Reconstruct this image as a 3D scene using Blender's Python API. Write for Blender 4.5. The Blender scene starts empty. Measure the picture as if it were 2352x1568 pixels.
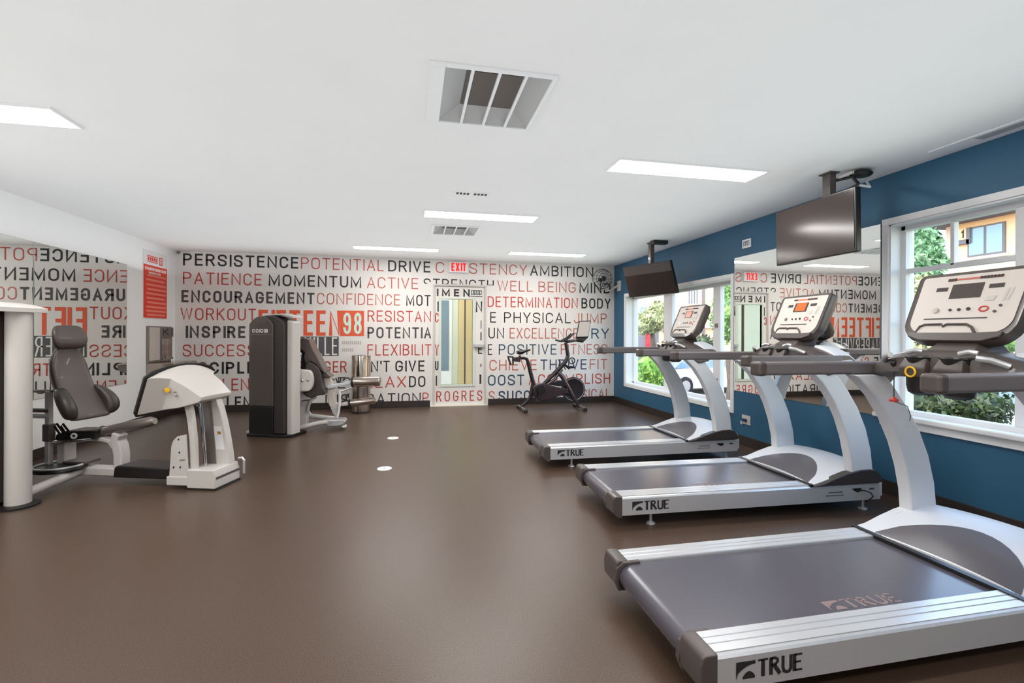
import bpy, bmesh, math, random
from math import sin, cos, pi, radians
from mathutils import Vector, Matrix
random.seed(7)
S = bpy.context.scene
COL = S.collection

# ------------------------------------------------------------------ camera, sky, sun, exposure
F_PX, YAW, CY, ROLL, CAM_Z = 1093.06, 0.2065, 767.18, 0.0037, 1.2082
cam_data = bpy.data.cameras.new('camera')
cam_data.sensor_width = 36.0
cam_data.lens = 36.0 * F_PX / 2352.0
cam_data.shift_y = -(784.0 - CY) / 2352.0
cam_data.clip_start = 0.02
cam_data.clip_end = 300
cam = bpy.data.objects.new('camera', cam_data)
COL.objects.link(cam)
cam.matrix_world = (Matrix.Translation((0, 0, CAM_Z)) @ Matrix.Rotation(-YAW, 4, 'Z')
                    @ Matrix.Rotation(pi / 2, 4, 'X') @ Matrix.Rotation(ROLL, 4, 'Z'))
S.camera = cam

world = bpy.data.worlds.new('world')
S.world = world
world.use_nodes = True
wn = world.node_tree
wn.nodes.clear()
sky = wn.nodes.new('ShaderNodeTexSky')
sky.sky_type = 'NISHITA'
sky.sun_disc = False
sky.sun_elevation = radians(48)
sky.sun_rotation = radians(240)
sky.air_density = 1.2
sky.dust_density = 0.6
bg = wn.nodes.new('ShaderNodeBackground')
bg.inputs['Strength'].default_value = 1.0
wo = wn.nodes.new('ShaderNodeOutputWorld')
wn.links.new(sky.outputs[0], bg.inputs['Color'])
wn.links.new(bg.outputs[0], wo.inputs['Surface'])

sun_data = bpy.data.lights.new('sun', 'SUN')
sun_data.energy = 5.5
sun_data.angle = radians(0.6)
sun_data.color = (1.0, 0.93, 0.82)
sun = bpy.data.objects.new('sun', sun_data)
COL.objects.link(sun)
sun.rotation_euler = Vector((0.50, 0.34, -0.80)).to_track_quat('-Z', 'Y').to_euler()

fill_data = bpy.data.lights.new('ceiling_fill', 'AREA')     # added upward fill brightening the ceiling, no such lamp in the room
fill_data.shape = 'RECTANGLE'
fill_data.size, fill_data.size_y = 6.6, 9.4
fill_data.energy = 106.0
fill_data.color = (0.90, 0.965, 1.0)
fill = bpy.data.objects.new('ceiling_fill', fill_data)
COL.objects.link(fill)
fill.location = (-0.12, 3.05, 2.02)
fill.rotation_euler = (pi, 0, 0)

LAMP = 29.0                       # radiance of the ceiling light diffusers
S.view_settings.view_transform = 'Standard'
S.view_settings.look = 'None'
S.view_settings.gamma = 1.0
S.view_settings.exposure = 0.18
S.view_settings.use_curve_mapping = False
S.cycles.max_bounces = 10
S.cycles.diffuse_bounces = 6
S.cycles.glossy_bounces = 5
S.cycles.transparent_max_bounces = 12
S.cycles.sample_clamp_indirect = 6.0
S.cycles.use_denoising = True
S.cycles.caustics_reflective = False
S.cycles.caustics_refractive = False

# room, metres: the camera stands at x = 0, y = 0
XR, XL, YB, YF, H = 3.562, -3.486, 8.025, -2.2, 2.44

# ------------------------------------------------------------------ measuring helpers
def ray(px, py):
    a, b = px - 1176.0, py - CY
    cr, sr = cos(ROLL), sin(ROLL)
    u, v = a * cr + b * sr, -a * sr + b * cr
    r, z = u / F_PX, -v / F_PX
    c, s = cos(YAW), sin(YAW)
    return Vector((c * r + s, -s * r + c, z))

EYE = Vector((0, 0, CAM_Z))
def at(px, py, ax, val):
    """world point where the line of sight through a photo pixel meets the plane x|y|z = val"""
    d = ray(px, py)
    i = 'xyz'.index(ax)
    return EYE + d * ((val - EYE[i]) / d[i])

def crop(ox, oy, s, pts):
    return [(ox + a / s, oy + b / s) for a, b in pts]

# ------------------------------------------------------------------ materials
def lin(c):
    c = c / 255.0
    return c / 12.92 if c <= 0.04045 else ((c + 0.055) / 1.055) ** 2.4

def rgb(r, g, b):
    return (lin(r), lin(g), lin(b), 1.0)

MATS = {}
def mat(name, color, rough=0.5, metal=0.0, spec=0.5, noise=0.0, nscale=20.0, emit=None, estr=0.0, coat=0.0, bump=0.0, bscale=200.0):
    m = bpy.data.materials.new(name)
    m.use_nodes = True
    nt = m.node_tree
    b = nt.nodes['Principled BSDF']
    b.inputs['Base Color'].default_value = color
    b.inputs['Roughness'].default_value = rough
    b.inputs['Metallic'].default_value = metal
    b.inputs['Specular IOR Level'].default_value = spec
    b.inputs['Coat Weight'].default_value = coat
    if emit:
        b.inputs['Emission Color'].default_value = emit
        b.inputs['Emission Strength'].default_value = estr
    if noise > 0 or bump > 0:
        tc = nt.nodes.new('ShaderNodeTexCoord')
        n = nt.nodes.new('ShaderNodeTexNoise')
        n.inputs['Scale'].default_value = nscale
        n.inputs['Detail'].default_value = 6
        nt.links.new(tc.outputs['Object'], n.inputs['Vector'])
        if noise > 0:
            r = nt.nodes.new('ShaderNodeValToRGB')
            r.color_ramp.elements[0].position = 0.3
            r.color_ramp.elements[1].position = 0.7
            r.color_ramp.elements[0].color = tuple(c * (1 - noise) for c in color[:3]) + (1,)
            r.color_ramp.elements[1].color = tuple(min(1, c * (1 + noise)) for c in color[:3]) + (1,)
            nt.links.new(n.outputs['Fac'], r.inputs['Fac'])
            nt.links.new(r.outputs['Color'], b.inputs['Base Color'])
        if bump > 0:
            n2 = nt.nodes.new('ShaderNodeTexNoise')
            n2.inputs['Scale'].default_value = bscale
            bp = nt.nodes.new('ShaderNodeBump')
            bp.inputs['Strength'].default_value = bump
            bp.inputs['Distance'].default_value = 0.004
            nt.links.new(tc.outputs['Object'], n2.inputs['Vector'])
            nt.links.new(n2.outputs['Fac'], bp.inputs['Height'])
            nt.links.new(bp.outputs['Normal'], b.inputs['Normal'])
    MATS[name] = m
    return m

mat('wall_paint', rgb(250, 250, 250), 0.7, noise=0.01, nscale=3)
mat('mural_paper', rgb(230, 225, 220), 0.6, noise=0.012, nscale=3)
mat('ceiling_paint', rgb(240, 239, 237), 0.8, noise=0.01, nscale=2)
mat('blue_paint', rgb(43, 92, 122), 0.55, noise=0.04, nscale=2)
mat('white_trim', rgb(236, 236, 236), 0.4)
mat('base_rubber', rgb(46, 38, 34), 0.5)
mat('mirror_glass', (0.87, 0.885, 0.86, 1), 0.0, 1.0)
mat('mirror_edge', rgb(170, 178, 172), 0.3, 0.6)
mat('silver', rgb(196, 196, 198), 0.35, 0.55)
mat('silver_paint', rgb(208, 210, 214), 0.34, 0.0)
mat('scoop', rgb(90, 86, 90), 0.35)
mat('warm_white', rgb(202, 197, 192), 0.36)
mat('alu', rgb(214, 215, 218), 0.3, 0.5)
mat('chrome', rgb(225, 225, 225), 0.08, 1.0)
mat('black_plastic', rgb(58, 52, 50), 0.4)
mat('dark_plastic', rgb(78, 70, 67), 0.38, coat=0.15)
mat('jet', rgb(24, 22, 22), 0.35)
mat('grip', rgb(108, 102, 103), 0.4)
mat('belt', rgb(80, 77, 86), 0.26, spec=0.8)  # slight blue tint stands in for sky reflected on the belt
mat('vinyl', rgb(76, 64, 59), 0.42, coat=0.1)
mat('panel', rgb(204, 194, 186), 0.45)
mat('screen_off', rgb(74, 66, 63), 0.15)
mat('screen_orange', rgb(225, 92, 40), 0.3, emit=rgb(235, 90, 35), estr=0.35)
mat('screen_red', rgb(196, 120, 104), 0.3, emit=rgb(180, 80, 60), estr=0.15)
mat('tv_screen', rgb(52, 42, 38), 0.13, spec=0.6)
mat('tv_frame', rgb(26, 23, 23), 0.3)
mat('red', rgb(190, 62, 52), 0.5)
mat('ink_black', rgb(34, 32, 34), 0.6)
mat('ink_grey', rgb(74, 70, 70), 0.6)
mat('ink_red', rgb(190, 62, 52), 0.6)
mat('ink_rust', rgb(186, 92, 76), 0.6)
mat('ink_teal', rgb(36, 78, 100), 0.6)
mat('ink_navy', rgb(36, 58, 92), 0.6)
mat('ink_orange', rgb(228, 92, 56), 0.6)
mat('ink_box', rgb(84, 82, 84), 0.6)
mat('ink_white', rgb(232, 230, 224), 0.6)
mat('ink_mint', rgb(205, 232, 218), 0.6)
mat('ink_pale', rgb(190, 186, 180), 0.6)
mat('poster_red', rgb(232, 62, 44), 0.5)
mat('poster_pink', rgb(246, 138, 118), 0.5)
mat('yellow', rgb(232, 178, 30), 0.4)
mat('gold', rgb(176, 130, 60), 0.5)
mat('steel', rgb(178, 166, 156), 0.16, 1.0)
mat('steel_dark', rgb(138, 128, 122), 0.3, 0.6)
mat('duct', rgb(176, 176, 174), 0.5, 0.2)
mat('duct_dark', rgb(98, 90, 84), 0.7)
mat('bike_black', rgb(48, 42, 44), 0.28, 0.3)
mat('bike_rose', rgb(96, 80, 84), 0.18, 0.7)
mat('tan_stucco', rgb(226, 188, 150), 0.8, noise=0.04, nscale=1.5)
mat('peach_trim', rgb(204, 176, 162), 0.8)
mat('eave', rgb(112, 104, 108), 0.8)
mat('ext_glass', rgb(120, 140, 152), 0.08, 0.0, spec=0.8)
mat('ext_white', rgb(232, 232, 232), 0.5)
mat('door_red', rgb(168, 40, 48), 0.5)
mat('bark', rgb(92, 76, 62), 0.9, noise=0.2, nscale=8)
mat('asphalt', rgb(120, 118, 116), 0.9, noise=0.08, nscale=4)
mat('lawn', rgb(86, 116, 52), 0.9, noise=0.3, nscale=6)
mat('car_white', rgb(236, 238, 242), 0.15, coat=0.6)
mat('car_grey', rgb(96, 100, 108), 0.2, coat=0.6)
mat('tyre', rgb(36, 36, 38), 0.8)
mat('door_cream', rgb(222, 214, 196), 0.6)
mat('ochre', rgb(206, 184, 132), 0.7)
mat('pale_green', rgb(214, 222, 208), 0.5)

def leaf_mat(name, c1, c2, c3):
    m = bpy.data.materials.new(name)
    m.use_nodes = True
    nt = m.node_tree
    b = nt.nodes['Principled BSDF']
    b.inputs['Roughness'].default_value = 0.6
    tc = nt.nodes.new('ShaderNodeTexCoord')
    n = nt.nodes.new('ShaderNodeTexNoise')
    n.inputs['Scale'].default_value = 5.0
    n.inputs['Detail'].default_value = 8
    r = nt.nodes.new('ShaderNodeValToRGB')
    e = r.color_ramp.elements
    e[0].position, e[1].position = 0.32, 0.70
    e[0].color, e[1].color = c1, c3
    k = e.new(0.5)
    k.color = c2
    nt.links.new(tc.outputs['Object'], n.inputs['Vector'])
    nt.links.new(n.outputs['Fac'], r.inputs['Fac'])
    nt.links.new(r.outputs['Color'], b.inputs['Base Color'])
    MATS[name] = m
leaf_mat('leaf_green', rgb(52, 84, 40), rgb(96, 132, 62), rgb(158, 182, 98))
leaf_mat('leaf_olive', rgb(92, 98, 60), rgb(150, 150, 98), rgb(206, 200, 150))
leaf_mat('leaf_bright', rgb(50, 96, 22), rgb(104, 156, 40), rgb(196, 216, 110))
leaf_mat('leaf_blue', rgb(58, 92, 62), rgb(96, 136, 92), rgb(168, 190, 150))
leaf_mat('leaf_dark', rgb(26, 38, 22), rgb(50, 66, 34), rgb(96, 104, 66))

def floor_mat():
    m = bpy.data.materials.new('rubber_floor')
    m.use_nodes = True
    nt = m.node_tree
    b = nt.nodes['Principled BSDF']
    tc = nt.nodes.new('ShaderNodeTexCoord')
    n = nt.nodes.new('ShaderNodeTexNoise')
    n.inputs['Scale'].default_value = 220
    n.inputs['Detail'].default_value = 3
    r = nt.nodes.new('ShaderNodeValToRGB')
    e = r.color_ramp.elements
    e[0].position, e[1].position = 0.40, 0.70
    e[0].color, e[1].color = rgb(67, 52, 42), rgb(98, 78, 63)
    nt.links.new(tc.outputs['Object'], n.inputs['Vector'])
    nt.links.new(n.outputs['Fac'], r.inputs['Fac'])
    nt.links.new(r.outputs['Color'], b.inputs['Base Color'])
    b.inputs['Roughness'].default_value = 0.33
    b.inputs['Specular IOR Level'].default_value = 0.5
    bp = nt.nodes.new('ShaderNodeBump')
    bp.inputs['Strength'].default_value = 0.12
    bp.inputs['Distance'].default_value = 0.003
    nt.links.new(n.outputs['Fac'], bp.inputs['Height'])
    nt.links.new(bp.outputs['Normal'], b.inputs['Normal'])
    MATS['floor'] = m
floor_mat()

def glass_mat():
    m = bpy.data.materials.new('window_glass')
    m.use_nodes = True
    nt = m.node_tree
    nt.nodes.clear()
    o = nt.nodes.new('ShaderNodeOutputMaterial')
    t = nt.nodes.new('ShaderNodeBsdfTransparent')
    t.inputs['Color'].default_value = (0.96, 0.98, 0.975, 1)
    g = nt.nodes.new('ShaderNodeBsdfGlossy')
    g.inputs['Roughness'].default_value = 0.02
    lw_ = nt.nodes.new('ShaderNodeLayerWeight')
    lw_.inputs['Blend'].default_value = 0.5
    pw = nt.nodes.new('ShaderNodeMath')
    pw.operation = 'POWER'
    pw.inputs[1].default_value = 4.0
    fr = nt.nodes.new('ShaderNodeMath')
    fr.operation = 'MULTIPLY_ADD'
    fr.inputs[1].default_value = 0.5
    fr.inputs[2].default_value = 0.03
    nt.links.new(lw_.outputs['Facing'], pw.inputs[0])
    nt.links.new(pw.outputs[0], fr.inputs[0])
    mx = nt.nodes.new('ShaderNodeMixShader')
    nt.links.new(fr.outputs[0], mx.inputs[0])
    nt.links.new(t.outputs[0], mx.inputs[1])
    nt.links.new(g.outputs[0], mx.inputs[2])
    nt.links.new(mx.outputs[0], o.inputs['Surface'])
    MATS['glass'] = m
glass_mat()

def emit_mat(name, color, strength):
    m = bpy.data.materials.new(name)
    m.use_nodes = True
    nt = m.node_tree
    nt.nodes.clear()
    o = nt.nodes.new('ShaderNodeOutputMaterial')
    e = nt.nodes.new('ShaderNodeEmission')
    e.inputs['Color'].default_value = color
    e.inputs['Strength'].default_value = strength
    nt.links.new(e.outputs[0], o.inputs['Surface'])
    MATS[name] = m
emit_mat('lamp_diffuser', (1.0, 0.98, 0.955, 1), LAMP)

# ------------------------------------------------------------------ mesh builder
class MB:
    def __init__(self):
        self.bm = bmesh.new()
    def face(self, vs):
        try:
            return self.bm.faces.new(vs)
        except ValueError:
            return None
    def v(self, p):
        return self.bm.verts.new(p)
    def box(self, x0, x1, y0, y1, z0, z1):
        c = [self.v((x, y, z)) for x in (x0, x1) for y in (y0, y1) for z in (z0, z1)]
        for f in ((0, 1, 3, 2), (4, 6, 7, 5), (0, 4, 5, 1), (2, 3, 7, 6), (0, 2, 6, 4), (1, 5, 7, 3)):
            self.face([c[i] for i in f])
        return self
    def ring_loft(self, rings, cap=True, closed=False):
        R = [[self.v(p) for p in r] for r in rings]
        n = len(R[0])
        m = len(R)
        for i in range(m if closed else m - 1):
            a, b = R[i], R[(i + 1) % m]
            for j in range(n):
                self.face([a[j], a[(j + 1) % n], b[(j + 1) % n], b[j]])
        if cap and not closed:
            self.face(R[0])
            self.face(list(reversed(R[-1])))
        return self
    def prism(self, pts, ax, a0, a1):
        """2-D outline extruded along an axis: y -> (x,z), x -> (y,z), z -> (x,y)"""
        def P(u, w, a):
            return {'y': (u, a, w), 'x': (a, u, w), 'z': (u, w, a)}[ax]
        return self.ring_loft([[P(u, w, a0) for u, w in pts], [P(u, w, a1) for u, w in pts]])
    def slab(self, pts, off):
        """3-D outline extruded by a vector"""
        off = Vector(off)
        return self.ring_loft([[Vector(p) for p in pts], [Vector(p) + off for p in pts]])
    def tube(self, path, r, n=12, closed=False, flat=1.0):
        path = [Vector(p) for p in path]
        m = len(path)
        rad = r if isinstance(r, (list, tuple)) else [r] * m
        rings = []
        up = None
        for i in range(m):
            if closed:
                t = path[(i + 1) % m] - path[i - 1]
            else:
                t = path[min(i + 1, m - 1)] - path[max(i - 1, 0)]
            t.normalize()
            if up is None:
                up = Vector((0, 0, 1)) if abs(t.z) < 0.9 else Vector((0, 1, 0))
            a = t.cross(up)
            if a.length < 1e-5:
                a = t.cross(Vector((1, 0, 0)))
            a.normalize()
            b = a.cross(t)
            up = b
            rings.append([path[i] + (a * cos(2 * pi * k / n) + b * sin(2 * pi * k / n) * flat) * rad[i] for k in range(n)])
        return self.ring_loft(rings, closed=closed)
    def bar(self, path, w, h, side=(0, 1, 0)):
        """rectangular section swept along a path; w along side, h across"""
        path = [Vector(p) for p in path]
        side = Vector(side).normalized()
        rings = []
        for i, p in enumerate(path):
            t = (path[min(i + 1, len(path) - 1)] - path[max(i - 1, 0)]).normalized()
            nrm = t.cross(side).normalized()
            rings.append([p + side * w / 2 + nrm * h / 2, p - side * w / 2 + nrm * h / 2,
                          p - side * w / 2 - nrm * h / 2, p + side * w / 2 - nrm * h / 2])
        return self.ring_loft(rings)
    def lathe(self, prof, c=(0, 0, 0), ax='z', n=24):
        c = Vector(c)
        rings = []
        for r, h in prof:
            r = max(r, 1e-4)
            ring = []
            for k in range(n):
                a = 2 * pi * k / n
                p = {'z': (r * cos(a), r * sin(a), h), 'y': (r * cos(a), h, r * sin(a)), 'x': (h, r * cos(a), r * sin(a))}[ax]
                ring.append(c + Vector(p))
            rings.append(ring)
        return self.ring_loft(rings)
    def cyl(self, p0, p1, r, n=16):
        return self.tube([p0, p1], r, n)
    def torus(self, c, R, r, ax='y', n=28, m=8):
        c = Vector(c)
        pts = []
        for k in range(n):
            a = 2 * pi * k / n
            pts.append(c + Vector({'y': (R * cos(a), 0, R * sin(a)), 'z': (R * cos(a), R * sin(a), 0), 'x': (0, R * cos(a), R * sin(a))}[ax]))
        return self.tube(pts, r, m, closed=True)
    def ball(self, c, rx, ry, rz, n=16, m=8):
        prof = []
        rings = []
        for i in range(m + 1):
            t = -pi / 2 + pi * i / m
            rings.append([(c[0] + max(cos(t), 1e-3) * rx * cos(2 * pi * k / n), c[1] + max(cos(t), 1e-3) * ry * sin(2 * pi * k / n), c[2] + rz * sin(t)) for k in range(n)])
        return self.ring_loft(rings)

def top_loc(o):
    while o.parent is not None:
        o = o.parent
    return o.location.copy()

def obj(name, mb, m, parent=None, bevel=0.0, seg=2, smooth=35, label=None, subsurf=0):
    me = bpy.data.meshes.new(name)
    bmesh.ops.recalc_face_normals(mb.bm, faces=mb.bm.faces)
    mb.bm.to_mesh(me)
    mb.bm.free()
    me.materials.append(MATS[m])
    if smooth:
        for p in me.polygons:
            p.use_smooth = True
        me.set_sharp_from_angle(angle=radians(smooth))
    o = bpy.data.objects.new(name, me)
    COL.objects.link(o)
    if parent is not None:
        me.transform(Matrix.Translation(-top_loc(parent)))
        o.parent = parent
    if bevel > 0:
        b = o.modifiers.new('bevel', 'BEVEL')
        b.width = bevel
        b.segments = seg
        b.limit_method = 'ANGLE'
        b.angle_limit = radians(32)
        b.harden_normals = True
    if subsurf:
        s = o.modifiers.new('subsurf', 'SUBSURF')
        s.levels = s.render_levels = subsurf
    if label:
        o['label'] = label
    return o

def tag(o, label, cat, group=None, kind=None):
    o['label'] = label
    o['category'] = cat
    if group:
        o['group'] = group
    if kind:
        o['kind'] = kind
    return o

def thing(name, loc, label, cat, group=None):
    o = bpy.data.objects.new(name, None)
    o.empty_display_size = 0.1
    COL.objects.link(o)
    o.location = loc
    return tag(o, label, cat, group)

def struct(name, mb, m, parent=None, bevel=0.0, smooth=0):
    o = obj(name, mb, m, parent, bevel=bevel, smooth=smooth)
    if parent is None:
        o['kind'] = 'structure'
    return o

def cells(u0, u1, w0, w1, holes):
    us = sorted({u0, u1} | {h[0] for h in holes} | {h[1] for h in holes})
    ws = sorted({w0, w1} | {h[2] for h in holes} | {h[3] for h in holes})
    out = []
    for i in range(len(us) - 1):
        for j in range(len(ws) - 1):
            cu, cw = (us[i] + us[i + 1]) / 2, (ws[j] + ws[j + 1]) / 2
            if not any(h[0] < cu < h[1] and h[2] < cw < h[3] for h in holes):
                out.append((us[i], us[i + 1], ws[j], ws[j + 1]))
    return out

# ------------------------------------------------------------------ stroke lettering
def arc(cx, cy, rx, ry, a0, a1, n=10):
    return [(cx + rx * cos(radians(a0 + (a1 - a0) * i / n)), cy + ry * sin(radians(a0 + (a1 - a0) * i / n))) for i in range(n + 1)]
_S = [(1, .76), (.96, .88), (.8, .97), (.5, 1), (.2, .97), (.04, .88), (0, .77), (.06, .64), (.24, .56), (.5, .51), (.76, .45), (.94, .37), (1, .24), (.96, .12), (.8, .03), (.5, 0), (.2, .03), (.04, .12), (0, .25)]
GL = {
    'A': (1.05, [[(0, 0), (.5, 1), (1, 0)], [(.17, .32), (.83, .32)]]),
    'B': (1, [[(0, 0), (0, 1), (.5, 1)] + arc(.5, .765, .44, .235, 90, -90)[1:] + [(0, .53)], [(.5, .53)] + arc(.5, .265, .5, .265, 90, -90) + [(0, 0)]]),
    'C': (1, [arc(.5, .72, .5, .28, 8, 180) + arc(.5, .28, .5, .28, 180, 352)]),
    'D': (1, [[(0, 0), (0, 1), (.45, 1)] + arc(.45, .7, .55, .3, 90, 0)[1:] + arc(.45, .3, .55, .3, 0, -90) + [(0, 0)]]),
    'E': (.86, [[(1, 0), (0, 0), (0, 1), (1, 1)], [(0, .52), (.9, .52)]]),
    'F': (.84, [[(0, 0), (0, 1), (1, 1)], [(0, .52), (.9, .52)]]),
    'G': (1.04, [arc(.5, .72, .5, .28, 8, 180) + arc(.5, .28, .5, .28, 180, 360) + [(1, .46), (.55, .46)]]),
    'H': (1, [[(0, 0), (0, 1)], [(1, 0), (1, 1)], [(0, .52), (1, .52)]]),
    'I': (.14, [[(.5, 0), (.5, 1)]]),
    'J': (.8, [[(1, 1), (1, .25)] + arc(.5, .25, .5, .25, 0, -180)[1:]]),
    'K': (1, [[(0, 0), (0, 1)], [(.95, 1), (0, .42)], [(.3, .6), (1, 0)]]),
    'L': (.8, [[(0, 1), (0, 0), (1, 0)]]),
    'M': (1.3, [[(0, 0), (0, 1), (.5, .12), (1, 1), (1, 0)]]),
    'N': (1.08, [[(0, 0), (0, 1), (1, 0), (1, 1)]]),
    'O': (1.04, [arc(.5, .72, .5, .28, 0, 180) + arc(.5, .28, .5, .28, 180, 360) + [(1, .72)]]),
    'P': (.95, [[(0, 0), (0, 1), (.5, 1)] + arc(.5, .74, .5, .26, 90, -90)[1:] + [(0, .48)]]),
    'R': (1, [[(0, 0), (0, 1), (.5, 1)] + arc(.5, .75, .48, .25, 90, -90)[1:] + [(0, .5)], [(.55, .5), (1, 0)]]),
    'S': (1, [_S]),
    'T': (.98, [[(0, 1), (1, 1)], [(.5, 1), (.5, 0)]]),
    'U': (1, [[(0, 1), (0, .28)] + arc(.5, .28, .5, .28, 180, 360)[1:] + [(1, 1)]]),
    'V': (1.04, [[(0, 1), (.5, 0), (1, 1)]]),
    'W': (1.45, [[(0, 1), (.25, 0), (.5, 1), (.75, 0), (1, 1)]]),
    'X': (1, [[(0, 0), (1, 1)], [(0, 1), (1, 0)]]),
    'Y': (1, [[(0, 1), (.5, .45), (1, 1)], [(.5, .45), (.5, 0)]]),
    "'": (.14, [[(.5, 1), (.5, .8)]]),
    '9': (1, [arc(.5, .72, .5, .28, -180, 180) , [(1, .72), (1, .28)] + arc(.5, .28, .5, .28, 0, -170)[1:]]),
    '8': (1, [arc(.5, .76, .45, .24, -90, 270), arc(.5, .26, .5, .26, 90, 450)]),
    '1': (.5, [[(.1, .82), (.75, 1), (.75, 0)]]),
}
def ribbon(mb, pts, t, f, cap=0.5):
    n = len(pts)
    L, R = [], []
    closed = n > 3 and math.hypot(pts[0][0] - pts[-1][0], pts[0][1] - pts[-1][1]) < 1e-6
    if closed:
        pts = pts[:-1]
        n -= 1
    elif cap:
        pts = list(pts)
        for i, j in ((0, 1), (-1, -2)):
            dx, dy = pts[i][0] - pts[j][0], pts[i][1] - pts[j][1]
            d = math.hypot(dx, dy) or 1e-9
            pts[i] = (pts[i][0] + dx / d * t * cap, pts[i][1] + dy / d * t * cap)
    for i in range(n):
        p = pts[i]
        a = pts[i - 1] if (i > 0 or closed) else None
        b = pts[(i + 1) % n] if (i < n - 1 or closed) else None
        def nrm(q, r):
            d = math.hypot(r[0] - q[0], r[1] - q[1]) or 1e-9
            return (-(r[1] - q[1]) / d, (r[0] - q[0]) / d)
        if a is None:
            m = nrm(p, b)
        elif b is None:
            m = nrm(a, p)
        else:
            n1, n2 = nrm(a, p), nrm(p, b)
            m = (n1[0] + n2[0], n1[1] + n2[1])
            l2 = m[0] ** 2 + m[1] ** 2
            k = 2.0 / max(l2, 0.55)
            m = (m[0] * k, m[1] * k)
            if a is not None and l2 > 1e-9:
                pass
        h = t / 2
        L.append(mb.v(f(p[0] + m[0] * h, p[1] + m[1] * h)))
        R.append(mb.v(f(p[0] - m[0] * h, p[1] - m[1] * h)))
    for i in range(n if closed else n - 1):
        j = (i + 1) % n
        mb.face([L[i], L[j], R[j], R[i]])

def letter_spans(text, x0, x1, gap):
    wsum = sum(0.55 if ch == ' ' else GL[ch][0] for ch in text)
    k = (x1 - x0) / (wsum + gap * (len(text) - 1))
    x = x0
    out = []
    for ch in text:
        w = (0.55 if ch == ' ' else GL[ch][0]) * k
        out.append((ch, x, x + w))
        x += w + gap * k
    return out

def letters(mb, text, x0, x1, y0, y1, t, f, gap=0.32, keep=None, nv=(0, -1, 0)):
    for ch, a, b in letter_spans(text, x0, x1, gap):
        if ch == ' ' or (keep and not keep(a, b)):
            continue
        w = max(b - a, t)
        for si, st in enumerate(GL[ch][1]):
            nb = len(mb.bm.verts)
            ribbon(mb, [(a + t / 2 + p[0] * (w - t), y0 + t / 2 + p[1] * (y1 - y0 - t)) for p in st], t, f)
            if si:
                mb.bm.verts.ensure_lookup_table()
                for vi in range(nb, len(mb.bm.verts)):
                    mb.bm.verts[vi].co += Vector(nv) * .0005 * si

# ================================================================== THE ROOM SHELL
# right wall openings (y0, y1, z0, z1)
W1 = (4.80, 7.54, 0.375, 1.855)
W2 = (1.02, 2.965, 0.60, 2.05)
WT = 0.22
mb = MB().box(XL - 0.2, XR + WT, YF - 0.2, YB + 0.2, -0.12, 0.0)
struct('floor', mb, 'floor')

VENTS = [(0.145, 0.658, 2.20, 2.77), (0.245, 0.745, 5.45, 5.91)]
mb = MB()
for a, b, c, d in cells(XL - 0.2, XR + WT, YF - 0.2, YB + 0.2, VENTS):
    mb.box(a, b, c, d, H, H + 0.1)
struct('ceiling', mb, 'ceiling_paint')

mb = MB()
for a, b, c, d in cells(YF - 0.2, YB + 0.2, 0, H, [W1, W2]):
    mb.box(XR, XR + WT, a, b, c, d)
struct('wall_right', mb, 'blue_paint')

DOOR = (0.335, 1.235, 0.0, 2.035)
mb = MB()
for a, b, c, d in cells(XL - 0.2, XR, 0, H, [DOOR]):
    mb.box(a, b, YB, YB + 0.2, c, d)
struct('wall_back', mb, 'mural_paper')
struct('wall_left', MB().box(XL - 0.2, XL, YF - 0.2, YB, 0, H), 'wall_paint')
struct('wall_rear', MB().box(XL, XR, YF - 0.2, YF, 0, H), 'wall_paint')

BH = 0.105
struct('baseboard_right', MB().box(XR - 0.012, XR, YF, YB, 0, BH), 'base_rubber', bevel=0.003)
struct('baseboard_left', MB().box(XL, XL + 0.012, YF, YB, 0, BH), 'base_rubber', bevel=0.003)
struct('baseboard_back', MB().box(XL, DOOR[0] - 0.045, YB - 0.012, YB, 0, BH).box(DOOR[1] + 0.03, XR, YB - 0.012, YB, 0, BH), 'base_rubber', bevel=0.003)

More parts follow.
